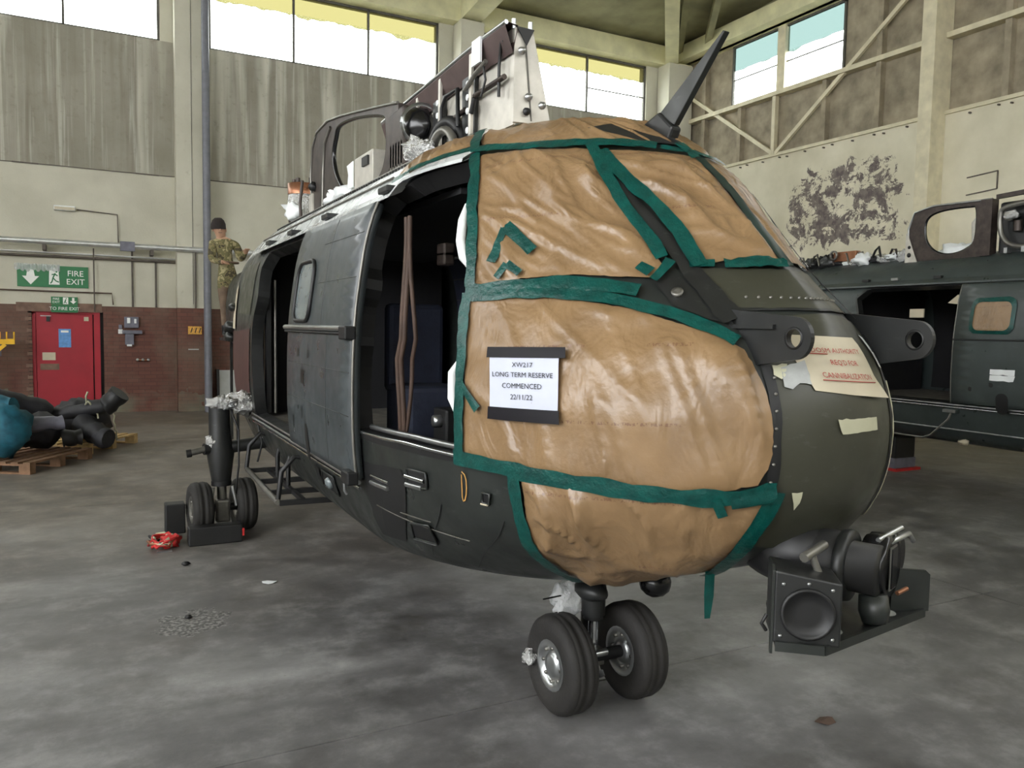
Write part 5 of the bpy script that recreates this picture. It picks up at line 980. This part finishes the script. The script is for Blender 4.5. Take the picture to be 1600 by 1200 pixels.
# ------------------------------------------------------------------ person on the stand behind the tail
q = thing('maintenance_stand', 'dark maintenance platform behind the tail, under the person in camouflage', 'stand', (-.05, 9.6, 0))
MB().box((-.45, -.35, 1.56), (.75, .35, 1.60)).build('platform', 'hull_dark', q)
for x in (-.28, .7):
    for y in (-.3, .3): MB().bar((x, y, 0), (x, y, 1.57), .04, .04).build('leg', 'hull_dark', q)
for z in (.3, .6, .9, 1.2): MB().bar((.7, -.3, z), (.7, .3, z), .035, .035).build('rung', 'hull_dark', q)
def skin_body(name, verts, edges, radii, mats, pick, root=0, sub=2):
    me = bpy.data.meshes.new(name); me.from_pydata(verts, edges, []); o = bpy.data.objects.new(name, me); COL.objects.link(o)
    o.modifiers.new('skin', 'SKIN'); sv = me.skin_vertices[0].data
    for i, r in enumerate(radii): sv[i].radius = (r, r) if not isinstance(r, tuple) else r
    sv[root].use_root = True; s = o.modifiers.new('sub', 'SUBSURF'); s.levels = sub; s.render_levels = sub
    dg = bpy.context.evaluated_depsgraph_get(); m2 = bpy.data.meshes.new_from_object(o.evaluated_get(dg)); bpy.data.objects.remove(o)
    m2.materials.clear()
    for k in mats: m2.materials.append(M[k])
    for p in m2.polygons: p.material_index = pick(p.center); p.use_smooth = True
    o = bpy.data.objects.new(name, m2); COL.objects.link(o); return o
V = []; E_ = []; Rr = []
def chain(pts, start=None):
    prev = start
    for (p, r) in pts:
        V.append(p); Rr.append(r); i = len(V)-1
        if prev is not None: E_.append((prev, i))
        prev = i
    return prev
pel = chain([((-.43, 9.5, 2.50), (.15, .11))]); ch = chain([((-.45, 9.5, 2.70), (.145, .11)), ((-.47, 9.5, 2.90), (.16, .12)), ((-.485, 9.5, 3.02), (.12, .09))], pel)
nk = chain([((-.51, 9.49, 3.10), .06), ((-.545, 9.47, 3.19), (.085, .095)), ((-.56, 9.46, 3.28), (.085, .095)), ((-.565, 9.46, 3.34), .05)], ch)
ha = {}
for sgn, el, wr_ in ((-1, (-.67, 9.42, 2.76), (-.55, 9.22, 2.72)), (1, (-.25, 9.44, 2.78), (-.22, 9.2, 2.88))):
    a = chain([((-.47+sgn*.17, 9.5, 3.0), .075), (el, .058), (wr_, .038)], ch); w_ = Vector(wr_); d = (w_-Vector(el)).normalized(); pm = w_+d*.06
    a = chain([(tuple(pm), (.04, .02))], a); sd = d.cross(Vector((0, 0, 1))).normalized()
    for k in range(4): chain([(tuple(pm+d*.04+sd*(.03-.02*k)), .010), (tuple(pm+d*(.085-.008*abs(k-1.5))+sd*(.03-.02*k)+Vector((0, 0, -.015))), .008)], a)
    chain([(tuple(w_+d*.04+sd*.045), .010), (tuple(w_+d*.08+sd*.06), .008)], a)
for sgn in (-1, 1):
    chain([((-.42+sgn*.085, 9.5, 2.40), .095), ((-.41+sgn*.075, 9.47, 2.05), .066), ((-.40+sgn*.075, 9.52, 1.70), .048), ((-.40+sgn*.075, 9.51, 1.645), .045), ((-.40+sgn*.08, 9.42, 1.632), .036), ((-.40+sgn*.085, 9.36, 1.625), .026)], pel)
def pick(c):
    if c.z > 3.075 and abs(c.x+.53) < .12: return 1
    if c.z < 1.80: return 3
    if c.z < 2.36: return 2
    if c.y < 9.19: return 1
    return 0
pb = skin_body('person', V, E_, Rr, ['camo', 'skin', 'trouser_brown', 'black'], pick, pel)
tag(pb, 'person in camouflage jacket and dark hat standing high behind the tail', 'person')
hat = MB().lathe([(.0, .155), (.05, .15), (.085, .115), (.104, .06), (.106, .0), (.10, -.02)], (-.562, 9.465, 3.235), (-.05, 0, 1), 20).build('hat', 'hair', pb)
fc = MB(); fc.blob((-.55, 9.37, 3.20), (.014, .02, .02), .05, 1, 8); fc.build('nose', 'skin', pb)
for sx in (-.03, .03): MB().blob((-.555+sx, 9.375, 3.235), (.012, .008, .007), .02, 2, 8).build('eye', 'black', pb); MB().blob((-.55+sx*3.1, 9.46, 3.21), (.01, .02, .032), .05, 3, 8).build('ear', 'skin', pb)
MB().box((-.575, 9.368, 3.158), (-.525, 9.378, 3.165)).build('mouth', 'primer_red', pb)
MB().tube([(-.445+.165*cos(a), 9.5+.125*sin(a), 2.735) for a in [2*pi*i/20 for i in range(20)]], .016, 6, closed=True).build('belt', 'trouser_brown', pb)
